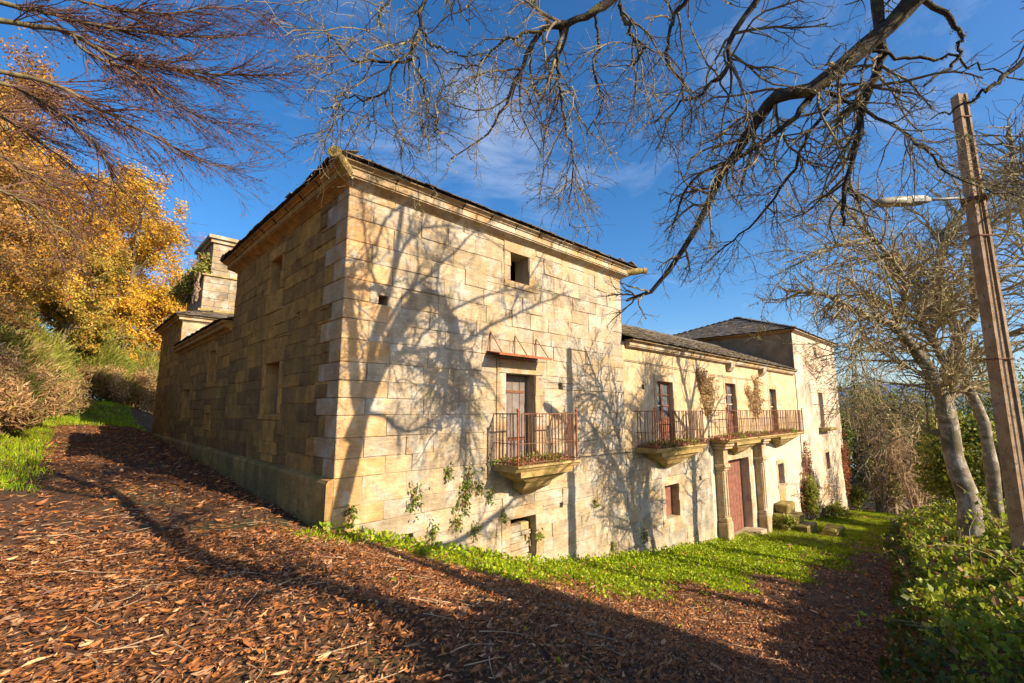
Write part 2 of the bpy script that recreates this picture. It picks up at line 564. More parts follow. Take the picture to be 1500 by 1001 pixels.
ATTIC, BDOOR, LOWWIN = (4.17, 4.83, 3.14, 3.88), (4.02, 5.03, -1.22, 0.86), (4.16, 5.01, -3.66, -2.5)
PUT_F = [(0.68, 0.88, 1.98, 2.18), (5.93, 6.09, 0.53, 0.70), (5.92, 6.05, -2.48, -2.35), (1.42, 1.60, -2.52, -2.33)]
W1, LOW2, PUT_W = (11.06, 12.2, -1.2, 0.97), (11.31, 12.25, -3.6, -2.53), [(13.9, 14.08, -2.62, -2.44), (10.1, 10.26, 0.66, 0.82)]
PORTAL, W2, W3, SW = (16.46, 18.9, -5.35, -2.08), (16.84, 17.96, -1.2, 1.13), (22.3, 23.3, -1.3, 1.05), (22.73, 23.64, -3.74, -2.71)
RW, RS, RT_TOP = (31.4, 32.4, -1.1, 1.09), (31.85, 32.7, -3.75, -2.71), (31.3, 31.95, 3.35, 4.04)
LUP, LLO = (3.6, 4.38, 2.85, 3.72), (3.22, 4.25, -0.1, 1.1)
PUT_L = [(0.5, 0.66, 1.93, 2.16), (2.2, 2.34, 1.92, 2.08), (5.36, 5.5, 1.92, 2.10), (0.22, 0.34, 0.20, 0.46)]
LW1, LW2, LSQ = (9.6, 10.4, 0.9, 1.95), (13.4, 14.6, -0.3, 0.77), (9.75, 10.25, -0.5, -0.12)

TOP = 4.15
wf = panel('wall', FRONT, 0.03, 9.03, -5.0, TOP + 0.3, [ATTIC, BDOOR, LOWWIN] + PUT_F, -0.014, M['mortar'], 0.5, 'sunlit ashlar front of the corner tower')
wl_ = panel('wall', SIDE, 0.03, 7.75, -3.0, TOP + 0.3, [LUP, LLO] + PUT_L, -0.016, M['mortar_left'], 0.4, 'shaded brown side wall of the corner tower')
ww = panel('wall', FRONT, 9.031, 14.95, -6.0, -1.25, [LOW2, PUT_W[0]], -0.014, M['mortar'], 0.45, 'lower ashlar wall of the central wing')
wu = panel('wall', FRONT, 9.031, 26.9, -1.25, 2.15, [W1, W2, W3, PUT_W[1]], 0.0, M['plaster'], 0.4, 'ochre plastered upper wall of the central wing')
wg = panel('wall', FRONT, 14.95, 26.9, -8.0, -1.25, [PORTAL, SW], -0.002, M['plaster_grey'], 0.45, 'grey plastered wall round the portal')
wr = panel('wall', FRONT, 26.9, 36.9, -9.0, 4.65, [RW, RS, RT_TOP], 0.04, M['limewash'], 0.45, 'whitewashed front of the far tower')
lw = panel('wall', SIDE, 7.75, 16.55, -2.5, 2.75, [LW1, LW2, LSQ], -0.03, M['mortar_left'], 0.4, 'rubble side wall of the low side wing')
lr = panel('wall', SIDE, 16.55, 22.3, -2.5, 3.95, [], -0.03, M['mortar_left'], 0.4, 'side wall of the rear block')
lrf = panel('wall', lambda s, z, d: (s, 16.55 - d, z), 0.03, 7.5, 2.0, 3.95, [], -0.03, M['mortar'], 0.4, 'sunlit end wall of the rear block')
mb = MB()   # faces that close the volumes away from the camera
for q in [[(9.03, 0, -5), (9.03, 7.75, -5), (9.03, 7.75, 4.45), (9.03, 0, 4.45)],
          [(0.03, 7.75, -3), (9.03, 7.75, -3), (9.03, 7.75, 4.45), (0.03, 7.75, 4.45)],
          [(9.03, 8, -6), (26.9, 8, -6), (26.9, 8, 2.2), (9.03, 8, 2.2)],
          [(36.9, -0.04, -9), (36.9, 9.4, -9), (36.9, 9.4, 4.65), (36.9, -0.04, 4.65)],
          [(26.9, 9.4, -9), (36.9, 9.4, -9), (36.9, 9.4, 4.65), (26.9, 9.4, 4.65)],
          [(7.5, 16.55, -2.5), (7.5, 22.3, -2.5), (7.5, 22.3, 3.95), (7.5, 16.55, 3.95)],
          [(0.03, 22.3, -2.5), (7.5, 22.3, -2.5), (7.5, 22.3, 3.95), (0.03, 22.3, 3.95)]]:
    mb.add(q, [(0, 1, 2, 3)])
mb.build('rear_walls', M['mortar'], house)
mb = MB()
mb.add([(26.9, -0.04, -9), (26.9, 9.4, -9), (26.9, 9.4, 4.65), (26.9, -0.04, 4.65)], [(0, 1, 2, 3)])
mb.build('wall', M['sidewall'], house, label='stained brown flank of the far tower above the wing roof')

# stones of each wall
sur = []
SAND = (0.50, 0.375, 0.22)
for o, kw in ((ATTIC, {}), (BDOOR, dict(sill=0, jw=0.3, lh=0.34)), (LOWWIN, dict(sill=0, jw=0.26))):
    sur += surround(wf, FRONT, o, SAND, 'stone', **kw)
zs = courses(-5.0, TOP, 0.30, 0.47, must=(-1.18,))
ql = [(0.95, 0.5), (0.5, 0.95)]
lay(wf, FRONT, 0.0, 9.03, zs, sur + PUT_F, 0.5, 1.2, tint_front, 'stone', start=[ql[0][0], ql[1][0]])
surl = surround(wl_, SIDE, LUP, (0.44, 0.29, 0.14), 'stone_left', jw=0.2, sill=0.5) + surround(wl_, SIDE, LLO, (0.46, 0.30, 0.14), 'stone_left', jw=0.24, lh=0.55, sill=0.14)
# the dressed apron under the lower side window
for c, e, a, b in ((-0.72, -0.24, 3.3, 4.1), (-0.98, -0.72, 3.05, 4.3), (-1.17, -0.98, 3.3, 4.05)):
    STONES.append((wl_, SIDE, (a, b, c, e), (0.44, 0.29, 0.14), 'stone_left', 0.012)); surl.append((a, b, c, e))
zl = courses(-1.18, TOP, 0.24, 0.40)
qh = [(-0.1, ql[i % 2][1], zs[i], zs[i + 1]) for i in range(len(zs) - 1)]
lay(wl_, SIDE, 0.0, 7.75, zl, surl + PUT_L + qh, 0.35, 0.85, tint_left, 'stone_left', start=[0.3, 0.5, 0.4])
# corner quoins belong to both faces
quoins = []
for i in range(len(zs) - 1):
    g = float(ground(0, 0))
    if zs[i + 1] < g: continue
    quoins.append((zs[i], zs[i + 1], *ql[i % 2], zs[i] < -1.2))
# lower wing masonry
surw = surround(ww, FRONT, LOW2, (0.56, 0.46, 0.30), 'stone', sill=0.2)
zw = [z for z in courses(-6.0, -1.18, 0.30, 0.44)]
lay(ww, FRONT, 9.03, 14.95, zw, surw + [PUT_W[0]], 0.5, 1.1, tint_low, 'stone')
# upper wing and portal: dressed jambs only
for p, o in ((wu, W1), (wu, W2), (wu, W3)):
    surround(p, FRONT, o, (0.56, 0.42, 0.25), 'stone', sill=0, jw=0.2, lh=0.24)
surround(wg, FRONT, PORTAL, (0.54, 0.42, 0.26), 'stone', sill=0, jw=0.34, lh=0.42)
surround(wg, FRONT, SW, (0.55, 0.43, 0.25), 'stone', jw=0.16, lh=0.2)
FR2 = lambda s, z, d: FRONT(s, z, d + 0.045)
for o in (RW, RS, RT_TOP):
    surround(wr, FR2, o, (0.62, 0.50, 0.34), 'stone', jw=0.16, lh=0.18, sill=0.12)
# rear side walls
SIDE_W = SIDE
surs = surround(lw, SIDE_W, LW1, (0.40, 0.26, 0.13), 'stone_left') + surround(lw, SIDE_W, LW2, (0.40, 0.26, 0.13), 'stone_left') + surround(lw, SIDE_W, LSQ, (0.40, 0.26, 0.13), 'stone_left', jw=0.2)
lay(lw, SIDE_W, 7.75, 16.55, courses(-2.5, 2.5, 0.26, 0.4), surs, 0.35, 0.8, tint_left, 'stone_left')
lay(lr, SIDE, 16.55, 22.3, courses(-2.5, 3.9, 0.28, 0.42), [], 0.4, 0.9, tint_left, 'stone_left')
END = lambda s, z, d: (s, 16.55 - d, z)
lay(lrf, END, 0.0, 7.5, courses(2.0, 3.9, 0.3, 0.42), [], 0.5, 1.0, tint_front, 'stone')


def stone_mb(mb, mp, r, tint, proud, gap=0.0035):
    a, b, c, e = r[0] + gap, r[1] - gap, r[2] + gap, r[3] - gap
    p0 = np.array(mp(a, c, -0.05)); p1 = np.array(mp(b, e, proud))
    lo, hi = np.minimum(p0, p1), np.maximum(p0, p1)
    mb.tint = tint
    mb.chbox(lo[0], hi[0], lo[1], hi[1], lo[2], hi[2], c=0.009, j=0.012)


def score(mp, r):
    c = np.array(mp((r[0] + r[1]) / 2, (r[2] + r[3]) / 2, 0)) - CAM
    n = np.array(mp(0, 0, 1)) - np.array(mp(0, 0, 0))
    d = np.linalg.norm(c)
    return (r[1] - r[0]) * (r[3] - r[2]) * abs(c @ n) / d ** 3


order = sorted(range(len(STONES)), key=lambda i: -score(STONES[i][1], STONES[i][2]))
single = set(order[:285])
rest = {}
for i, (par, mp, r, t, mk, pr) in enumerate(STONES):
    if i in single:
        b = MB(); stone_mb(b, mp, r, t, pr); b.build('stone', M[mk], par)
    else:
        stone_mb(rest.setdefault((par, mk), MB()), mp, r, t, pr)
for (par, mk), b in rest.items():
    b.build('stonework', M[mk], par, kind='stuff')
for c, e, L1, L2, low in quoins:
    b = MB(); b.tint = pick([(0.58, 0.42, 0.24), (0.54, 0.38, 0.20), (0.47, 0.36, 0.23)], [3, 3, 1])
    b.chbox(-0.012, L1 - 0.005, -0.012, L2 - 0.005, c + 0.005, e - 0.005, c=0.012, j=0.004)
    b.build('quoin', M['quoin'], wf)

# plinth along the side wall
for i, a in enumerate(np.arange(-0.01, 21.6, 1.2)):
    g = float(ground(-0.2, a + 0.6))
    if g > -1.2 and a > 16: break
    b = MB(); b.tint = pick([(0.34, 0.23, 0.10), (0.27, 0.19, 0.09), (0.42, 0.28, 0.12)], [2, 2, 1.3])
    P = [(-0.13, -2.9), (-0.13, -1.25), (-0.10, -1.20), (0.02, -1.165), (0.02, -2.9)]
    j = random.uniform(-0.02, 0.012)
    b.prism(P, lambda x, z, a=a: (x + j, a + 0.01, z), lambda x, z, a=a: (x + j, min(a + 1.2, 22) - 0.01, z))
    b.build('plinth_stone', M['mossy'], wl_)

# ------------------------------------------------------------------ cornices
PROF_T = [(-0.05, 4.13), (0.02, 4.13), (0.05, 4.155), (0.10, 4.19), (0.17, 4.225), (0.215, 4.24), (0.215, 4.265), (0.24, 4.27), (0.24, 4.40),
          (0.27, 4.405), (0.29, 4.44), (0.345, 4.465), (0.365, 4.47), (0.365, 4.50), (-0.05, 4.50)]


def cornice(mp, s0, s1, prof, m0, m1, mk, tint, step=0.85):
    n = max(1, int(round((s1 - s0) / step)))
    xs = np.linspace(s0, s1, n + 1)
    for i in range(n):
        b = MB(); b.tint = tuple(np.array(tint) * random.uniform(0.88, 1.12))
        dj = random.uniform(-0.005, 0.005)
        a = xs[i] + (0.003 if i else 0); c = xs[i + 1] - (0.003 if i < n - 1 else 0)
        f0 = (lambda d, z: mp(a - d * m0, z, d + (dj if d > 0 else 0))) if i == 0 else (lambda d, z: mp(a, z, d + (dj if d > 0 else 0)))
        f1 = (lambda d, z: mp(c + d * m1, z, d + (dj if d > 0 else 0))) if i == n - 1 else (lambda d, z: mp(c, z, d + (dj if d > 0 else 0)))
        b.prism(prof, f0, f1)
        b.build('cornice_stone', M[mk], house)


cornice(FRONT, 0, 9.03, PROF_T, 1, 1, 'stone', (0.46, 0.35, 0.21))
cornice(SIDE, 0, 7.75, PROF_T, 1, 1, 'stone_left', (0.44, 0.29, 0.14))
cornice(lambda s, z, d: (9.03 + d, s, z), 0, 7.75, PROF_T, 1, 1, 'stone', (0.46, 0.35, 0.21), 2.6)
PROF_W = [(-0.05, 1.93), (0.03, 1.93), (0.06, 1.965), (0.14, 1.99), (0.14, 2.02), (0.17, 2.03), (0.17, 2.11), (0.22, 2.15), (0.29, 2.17), (0.30, 2.21), (-0.05, 2.21)]
cornice(FRONT, 9.2, 26.5, PROF_W, 0, 0, 'stone', (0.40, 0.31, 0.18), 1.1)
PROF_L = [(-0.05, 2.36), (0.03, 2.36), (0.08, 2.42), (0.2, 2.46), (0.2, 2.56), (0.28, 2.60), (0.28, 2.66), (-0.05, 2.66)]
cornice(SIDE, 7.76, 16.54, PROF_L, 0, 0, 'stone_left', (0.42, 0.28, 0.14), 0.9)
PROF_R = [(-0.05, 3.84), (0.02, 3.84), (0.08, 3.90), (0.16, 3.93), (0.16, 4.02), (0.26, 4.07), (0.28, 4.11), (-0.05, 4.11)]
cornice(SIDE, 16.55, 22.3, PROF_R, 1, 1, 'stone_left', (0.42, 0.28, 0.14), 0.9)
cornice(END, 0, 7.5, PROF_R, 1, 1, 'stone', (0.52, 0.40, 0.25), 1.2)
PROF_F = [(0.0, 4.5), (0.06, 4.5), (0.14, 4.56), (0.24, 4.60), (0.24, 4.66), (0.0, 4.66)]
cornice(lambda s, z, d: FRONT(s, z, d + 0.04), 26.9, 36.9, PROF_F, 1, 1, 'stone', (0.46, 0.33, 0.2), 1.4)
cornice(lambda s, z, d: (26.9 - d, s, z), -0.04, 9.4, PROF_F, 1, 1, 'stone_left', (0.38, 0.26, 0.15), 1.6)

# carved water spouts at the tower corners
for p0, p1, r0, r1 in (((-0.10, -0.10, 4.33), (-0.56, -0.56, 4.40), 0.125, 0.10), ((9.1, -0.1, 4.36), (9.62, -0.62, 4.42), 0.115, 0.09)):
    p0, p1 = np.array(p0), np.array(p1)
    d = (p1 - p0) / np.linalg.norm(p1 - p0)
    b = MB(); b.tint = (0.42, 0.34, 0.16)
    pts = [p0, p0 + (p1 - p0) * 0.5, p0 + (p1 - p0) * 0.82, p0 + (p1 - p0) * 0.85, p1, p1, p1 - d * 0.12]
    b.tube(pts, [r0, r0 * 0.95, r1 * 0.95, r1 * 1.12, r1 * 1.1, r1 * 0.55, r1 * 0.5], 14)
    b.build('water_spout', M['mossy'], house, smooth=False)
# small bracket blocks under the wing cornice
for s in (17.05, 21.0):
    b = MB(); b.tint = (0.45, 0.33, 0.2)
    b.prism([(0.0, 1.62), (0.1, 1.66), (0.22, 1.82), (0.26, 2.0), (0.0, 2.0)], lambda d, z, s=s: FRONT(s, z, d), lambda d, z, s=s: FRONT(s + 0.42, z, d))
    b.build('bracket', M['stone'], house)


# ------------------------------------------------------------------ roofs
def slates(mb, A, B, C, D, exp=0.24, wid=0.30, th=0.018, lift=0.03):
    """A-B along the eave, D-C along the top (A under D, B under C)"""
    A, B, C, D = [np.array(p, float) for p in (A, B, C, D)]
    nrm = np.cross(B - A, D - A); nrm /= np.linalg.norm(nrm)
    if nrm[2] < 0: nrm = -nrm
    slope = (D + C - A - B) / 2
    nr = int(np.linalg.norm(slope) / exp)
    sdir = slope - ((B - A) @ slope) / ((B - A) @ (B - A)) * (B - A); sdir /= np.linalg.norm(sdir)
    for r in range(nr):
        t = r / nr
        L, Rr = A + (D - A) * t, B + (C - B) * t
        ln = np.linalg.norm(Rr - L)
        if ln < 0.15: continue
        a = (Rr - L) / ln
        x = -random.uniform(0, wid)
        while x < ln:
            w = wid * random.uniform(0.65, 1.35)
            x0, x1 = max(x, -0.02), min(x + w, ln + 0.02)
            x += w
            if x1 - x0 < 0.05: continue
            jl = random.uniform(-0.045, 0.03)
            p0 = L + a * (x0 + 0.004) + sdir * jl; p1 = L + a * (x1 - 0.004) + sdir * (jl + random.uniform(-0.015, 0.015))
            up = sdir * (exp * 1.45)
            h0 = nrm * (lift * random.uniform(0.8, 1.5)); h1 = nrm * 0.004
            tk = nrm * th * random.uniform(0.7, 1.4)
            g = random.uniform(0.6, 1.35)
            mb.tint = (0.12 * g, 0.10 * g, 0.085 * g) if random.random() < 0.8 else (0.17 * g, 0.12 * g, 0.06 * g)
            mb.hexa([p0 + h0, p1 + h0, p1 + up + h1, p0 + up + h1, p0 + h0 + tk, p1 + h0 + tk, p1 + up + h1 + tk, p0 + up + h1 + tk])


def roof(quads, label, exp=0.26, wid=0.32):
    d = MB()
    for q in quads:
        d.add(q, [(0, 1, 2, 3)])
    r = d.build('roof', M['deck'], house, label=label)
    s = MB()
    for q in quads:
        slates(s, *q, exp=exp, wid=wid)
    s.build('slates', M['slate'], r, kind='stuff')
    return r


o = 0.41; e = 4.505
a0, a1, a2, a3 = (-o, -o, e), (9.03 + o, -o, e), (9.03 + o, 7.75 + o, e), (-o, 7.75 + o, e)
r0, r1 = (4.0, 3.87, 6.3), (5.0, 3.87, 6.3)
roof([(a0, a1, r1, r0), (a1, a2, r1, r1), (a2, a3, r0, r1), (a3, a0, r0, r0)], 'low hipped slate roof of the corner tower')
roof([((9.04, -0.34, 2.215), (26.6, -0.34, 2.215), (26.6, 4.0, 3.95), (9.04, 4.0, 3.95)),
      ((26.6, 8.3, 2.2), (9.04, 8.3, 2.2), (9.04, 4.0, 3.95), (26.6, 4.0, 3.95))], 'long slate roof of the central wing', exp=0.22, wid=0.28)
rm = MB()
for x in np.arange(9.1, 26.6, 0.3):
    g = random.uniform(0.7, 1.3); rm.tint = (0.13 * g, 0.115 * g, 0.10 * g)
    rm.hexa([(x, 3.72, 3.87), (x + 0.27, 3.72, 3.87), (x + 0.27, 4.08, 4.05), (x, 4.08, 4.05), (x, 3.72, 3.895), (x + 0.27, 3.72, 3.895), (x + 0.27, 4.08, 4.085), (x, 4.08, 4.085)])
rm.build('ridge_slates', M['slate'], house, kind='stuff')
o = 0.3; e = 4.67
b0, b1, b2, b3 = (26.9 - o, -0.04 - o, e), (36.9 + o, -0.04 - o, e), (36.9 + o, 9.4 + o, e), (26.9 - o, 9.4 + o, e)
ap = (31.9, 4.7, 6.7)
roof([(b0, b1, ap, ap), (b1, b2, ap, ap), (b2, b3, ap, ap), (b3, b0, ap, ap)], 'pyramid slate roof of the far tower', exp=0.3, wid=0.36)
roof([((-0.33, 16.2, 2.67), (-0.33, 7.9, 2.67), (4.0, 7.9, 3.9), (4.0, 16.2, 3.9))], 'lean-to slate roof of the low side wing')
o = 0.33; e = 4.115
c0, c1, c2, c3 = (-o, 16.55 - o, e), (7.5 + o, 16.55 - o, e), (7.5 + o, 22.3 + o, e), (-o, 22.3 + o, e)
q0, q1 = (3.2, 19.4, 5.3), (4.4, 19.4, 5.3)
roof([(c0, c1, q1, q0), (c1, c2, q1, q1), (c2, c3, q0, q1), (c3, c0, q0, q0)], 'hipped slate roof of the rear block')

# belfry that stands on the rear block
bel = MB()
bel.box(0.82, 5.0, 17.62, 21.3, 4.2, 6.38)
bel.box(1.13, 4.7, 17.92, 21.0, 6.38, 8.2)
bf = bel.build('belfry', M['mortar'], house, label='square two-tier stone belfry rising from the rear roof')
for (x0, x1, y0, y1, za, zb) in ((0.79, 5.03, 17.59, 21.33, 4.5, 6.4), (1.1, 4.73, 17.89, 21.03, 6.42, 8.12)):
    nz = int(round((zb - za) / 0.36))
    zz = np.linspace(za, zb, nz + 1)
    for c, e in zip(zz, zz[1:]):
        for face in (0, 1):
            x = x0 if face == 0 else y0 + 0.05
            end = x1 if face == 0 else y1
            while x < end - 0.05:
                w = min(random.uniform(0.5, 1.1), end - x)
                b = MB(); b.tint = pick([(0.34, 0.29, 0.21), (0.28, 0.25, 0.19), (0.42, 0.34, 0.23)], [3, 2, 1])
                if face == 0: b.chbox(x + .005, x + w - .005, y0 - .01, y0 + .06, c + .005, e - .005, 0.01, 0.004)
                else: b.chbox(x0 - .01, x0 + .06, x + .005, x + w - .005, c + .005, e - .005, 0.01, 0.004)
                b.build('block', M['stone'], bf)
                x += w
b = MB(); b.tint = (0.40, 0.33, 0.22)
b.box(0.98, 4.85, 17.77, 21.15, 8.12, 8.3); b.box(0.86, 4.97, 17.65, 21.27, 8.301, 8.46)
b.build('cap', M['stone'], bf)
b = MB(); b.tint = (0.36, 0.30, 0.18)
b.box(0.70, 5.1, 17.50, 21.4, 6.36, 6.43)
b.box(0.66, 5.1, 17.46, 21.4, 4.62, 4.72)
b.build('ledge', M['mossy'], bf)


# ------------------------------------------------------------------ doors, windows, balconies
def french(o, label, depth=0.16):
    a, b, c, e = o
    fr = MB(); y0, y1 = depth, depth + 0.06
    def bar(s0, s1, z0, z1, p=0.0): fr.box(s0, s1, y0 - p, y1, z0, z1)
    m = (a + b) / 2
    bar(a, a + 0.06, c, e); bar(b - 0.06, b, c, e); bar(a + 0.06, b - 0.06, e - 0.07, e)
    bar(m - 0.055, m + 0.055, c, e - 0.07, 0.012)
    zp = c + (e - c) * 0.42
    bar(a + 0.06, m - 0.055, zp - 0.05, zp + 0.05, 0.004); bar(m + 0.055, b - 0.06, zp - 0.05, zp + 0.05, 0.004)
    rows_ = np.linspace(zp + 0.05, e - 0.07, 4)
    d = fr.build('french_door', M['red_wood'], house, label=label)
    for s0, s1 in ((a + 0.06, m - 0.055), (m + 0.055, b - 0.06)):
        for z0, z1 in zip(rows_, rows_[1:]):
            g = MB(); g.box(s0, s1, y0 + 0.035, y0 + 0.04, z0, z1); g.build('pane', M['glass'], d)
        for z in rows_[1:-1]:
            g = MB(); g.box(s0, s1, y0 - 0.003, y0 + 0.03, z - 0.02, z + 0.02); g.build('glazing_bar', M['limewash'] if random.random() < .5 else M['red_wood'], d)
        g = MB(); g.box(s0, s1, y0 + 0.02, y0 + 0.045, c, zp - 0.05); g.box(s0 + 0.05, s1 - 0.05, y0 + 0.004, y0 + 0.02, c + 0.12, zp - 0.14)
        g.build('panel', M['red_wood'], d)


def planks(name, o, n, mtl, depth, label, hinge=True):
    a, b, c, e = o
    xs = np.linspace(a, b, n + 1)
    back = MB(); back.box(a, b, depth + 0.045, depth + 0.06, c, e)
    d = back.build(name, mtl, house, label=label)
    for i in range(n):
        p = MB(); j = random.uniform(0, 0.012)
        p.chbox(xs[i] + 0.004, xs[i + 1] - 0.004, depth + j, depth + 0.044, c + random.uniform(0, .02), e - 0.01, 0.005)
        p.build('plank', mtl, d)
    if hinge:
        for z in (c + (e - c) * 0.25, c + (e - c) * 0.8):
            h = MB(); h.box(a + 0.05, b - 0.1, depth - 0.012, depth - 0.001, z - 0.03, z + 0.03); h.build('strap', M['rust'], d)


planks('door', BDOOR, 4, M['grey_wood'], 0.30, 'grey weathered plank door behind the tower balcony')
planks('portal_door', PORTAL, 7, M['red_wood'], 0.36, 'tall reddish plank door of the portal')
planks('shutter', LOW2, 4, M['red_wood'], 0.26, 'reddish plank shutter low on the wing', False)
planks('shutter', SW, 3, M['red_wood'], 0.26, 'dark red shutter right of the portal', False)
planks('shutter', RW, 3, M['grey_wood'], 0.30, 'grey shutter behind the far balcony slab', False)
planks('shutter', RS, 3, M['red_wood'], 0.30, 'reddish shutter low on the far tower', False)
french(W1, 'red french door above the wide single balcony')
french(W2, 'red french door above the portal')
french(W3, 'red french door at the end of the long balcony')
for o in (LLO, LUP):
    g = MB(); g.box(0.28, 0.33, o[0], o[1], o[2], o[3]); d = g.build('shutter', M['grey_wood'], house, label='closed grey shutter in the shaded side wall')
for o in (LW1, LW2, LSQ):
    g = MB(); g.box(0.28, 0.32, o[0], o[1], o[2], o[3]); g.build('shutter', M['grey_wood'], house)
# yellowish stained apron under the small window
g = MB(); g.tint = (0.52, 0.36, 0.10); g.chbox(22.7, 23.68, -0.02, 0.05, -5.4, -3.92, 0.01); g.build('apron_stone', M['stone'], house)

# stacked slabs that close the low opening
z = LOWWIN[2] - 0.25
while z < LOWWIN[3] - 0.28:
    h = random.uniform(0.08, 0.17); x = LOWWIN[0] + 0.01
    while x < LOWWIN[1] - 0.05:
        w = min(random.uniform(0.35, 0.8), LOWWIN[1] - 0.01 - x)
        b = MB(); b.tint = pick([(0.38, 0.32, 0.22), (0.30, 0.28, 0.23), (0.44, 0.36, 0.2)], [2, 2, 1])
        yy = random.uniform(0.12, 0.2)
        b.chbox(x, x + w - 0.008, yy, yy + 0.25, z, z + h - 0.008, 0.012, 0.012)
        b.build('infill_stone', M['stone'], wf)
        x += w
    z += h


def baluster_mesh(h, r):
    b = MB(); b.tube([(0, 0, 0), (0, 0, h)], r, 5, False)
    me = mesh_np('baluster', np.array(b.v), [np.array(b.q)], np.array(b.c))
    me.materials.append(M['rust'])
    return me


def balcony(s0, s1, pr, ztop, zrail, corbels, step, label, thick=0.14, mid=True, skew=0.0):
    sl = MB(); sl.tint = (0.44, 0.35, 0.20)
    prof = [(0.0, -thick), (pr - 0.10, -thick), (pr - 0.06, -thick + 0.05), (pr - 0.05, -0.05), (pr, -0.045), (pr, 0.0), (0.0, 0.0)]
    n = max(1, int((s1 - s0) / 2.2))
    xs = np.linspace(s0, s1, n + 1)
    for i in range(n):
        sl.prism(prof, lambda d, z, i=i: FRONT(xs[i] + 0.003, z + ztop, d), lambda d, z, i=i: FRONT(xs[i + 1] - 0.003, z + ztop, d))
    bal = sl.build('balcony', M['mossy'], house, label=label)
    for (c0, c1, cb, zb) in corbels:
        m = (c0 + c1) / 2
        secs = [(0.0, c0, c1, pr - 0.1), (0.12, c0 + 0.02, c1 - 0.02, pr - 0.12), (0.14, c0 + 0.12, c1 - 0.12, pr - 0.2), (0.26, c0 + 0.22 * (c1 - c0), c1 - 0.22 * (c1 - c0), pr * 0.62),
                (0.30, c0 + 0.25 * (c1 - c0), c1 - 0.25 * (c1 - c0), pr * 0.55), (zb * 0.7, m - cb * 1.6, m + cb * 1.6, pr * 0.42), (zb, m - cb * .5, m + cb * .5, 0.06)]
        k = MB(); k.tint = (0.42, 0.33, 0.18)
        P = []
        for dz, x0, x1, d in secs:
            z = ztop - thick - dz - 0.002
            P += [FRONT(x0, z, 0.0), FRONT(x0, z, d), FRONT(x1, z, d), FRONT(x1, z, 0.0)]
        Q = []
        for i in range(len(secs) - 1):
            for j in range(3):
                Q.append((i * 4 + j, i * 4 + j + 1, i * 4 + 4 + j + 1, i * 4 + 4 + j))
        q = len(P) - 4; Q += [(q, q + 1, q + 2, q + 3), (0, 1, 2, 3)]
        k.add(P, Q); k.build('corbel', M['mossy'], bal)
    h = zrail - ztop
    me = baluster_mesh(h, 0.0125)
    d = pr - 0.07
    pos = [(x, d) for x in np.arange(s0 + 0.06, s1 - 0.05, step)] + [(s0 + 0.06, y) for y in np.arange(0.08, d - 0.04, step)] + [(s1 - 0.06, y) for y in np.arange(0.08, d + 0.01, step)]
    for x, y in pos:
        ob = bpy.data.objects.new('baluster', me)
        COL.objects.link(ob); ob.parent = bal
        p = np.array(FRONT(x, ztop, y)) - BASE[bal]
        ob.location = p
        ob.rotation_euler = (random.gauss(0, 0.012), random.gauss(0, 0.012), 0)
    zz = [zrail] + ([ztop + h * 0.42] if mid else []) + [ztop + 0.05]
    for z in zz:
        rl = MB()
        path = [FRONT(s0 + 0.06, z, 0.0), FRONT(s0 + 0.06, z, d), FRONT(s1 - 0.06, z, d), FRONT(s1 - 0.06, z, 0.0)]
        for p, q in zip(path, path[1:]):
            lo = np.minimum(p, q) - 0.013; hi = np.maximum(p, q) + 0.013
            hh = 0.012 if z == zrail else 0.007
            rl.box(lo[0], hi[0], lo[1], hi[1], z - hh, z + hh)
        rl.build('rail', M['rust'], bal)
    for x in (s0 + 0.06, s1 - 0.06):
        p = MB(); c = FRONT(x, 0, d)
        p.tube([(c[0], c[1], ztop), (c[0], c[1], zrail + 0.05), (c[0], c[1], zrail + 0.06), (c[0], c[1], zrail + 0.09), (c[0], c[1], zrail + 0.12)], [0.02, 0.02, 0.035, 0.038, 0.01], 8)
        p.build('post', M['rust_red'], bal)
    return bal


balcony(3.60, 5.74, 0.84, -1.20, -0.09, [(3.78, 5.56, 0.28, 0.62)], 0.112, 'iron railed stone balcony on the corner tower')
balcony(9.55, 13.0, 0.76, -1.18, -0.04, [(10.0, 12.9, 0.3, 0.62)], 0.125, 'wide mossy balcony with iron railing on the wing')
balcony(15.0, 25.1, 0.76, -1.14, -0.02, [(16.0, 18.7, 0.3, 0.6), (21.4, 24.2, 0.3, 0.6)], 0.15, 'long balcony with iron railing above the portal')
sl = MB(); sl.tint = (0.36, 0.32, 0.12)
sl.prism([(0.0, -1.34), (0.3, -1.34), (0.6, -1.22), (0.62, -1.12), (0.0, -1.12)], lambda d, z: FRONT(30.9, z, d + 0.04), lambda d, z: FRONT(33.0, z, d + 0.04))
sl.build('balcony_slab', M['mossy'], house, label='mossy bare balcony slab on the far tower')

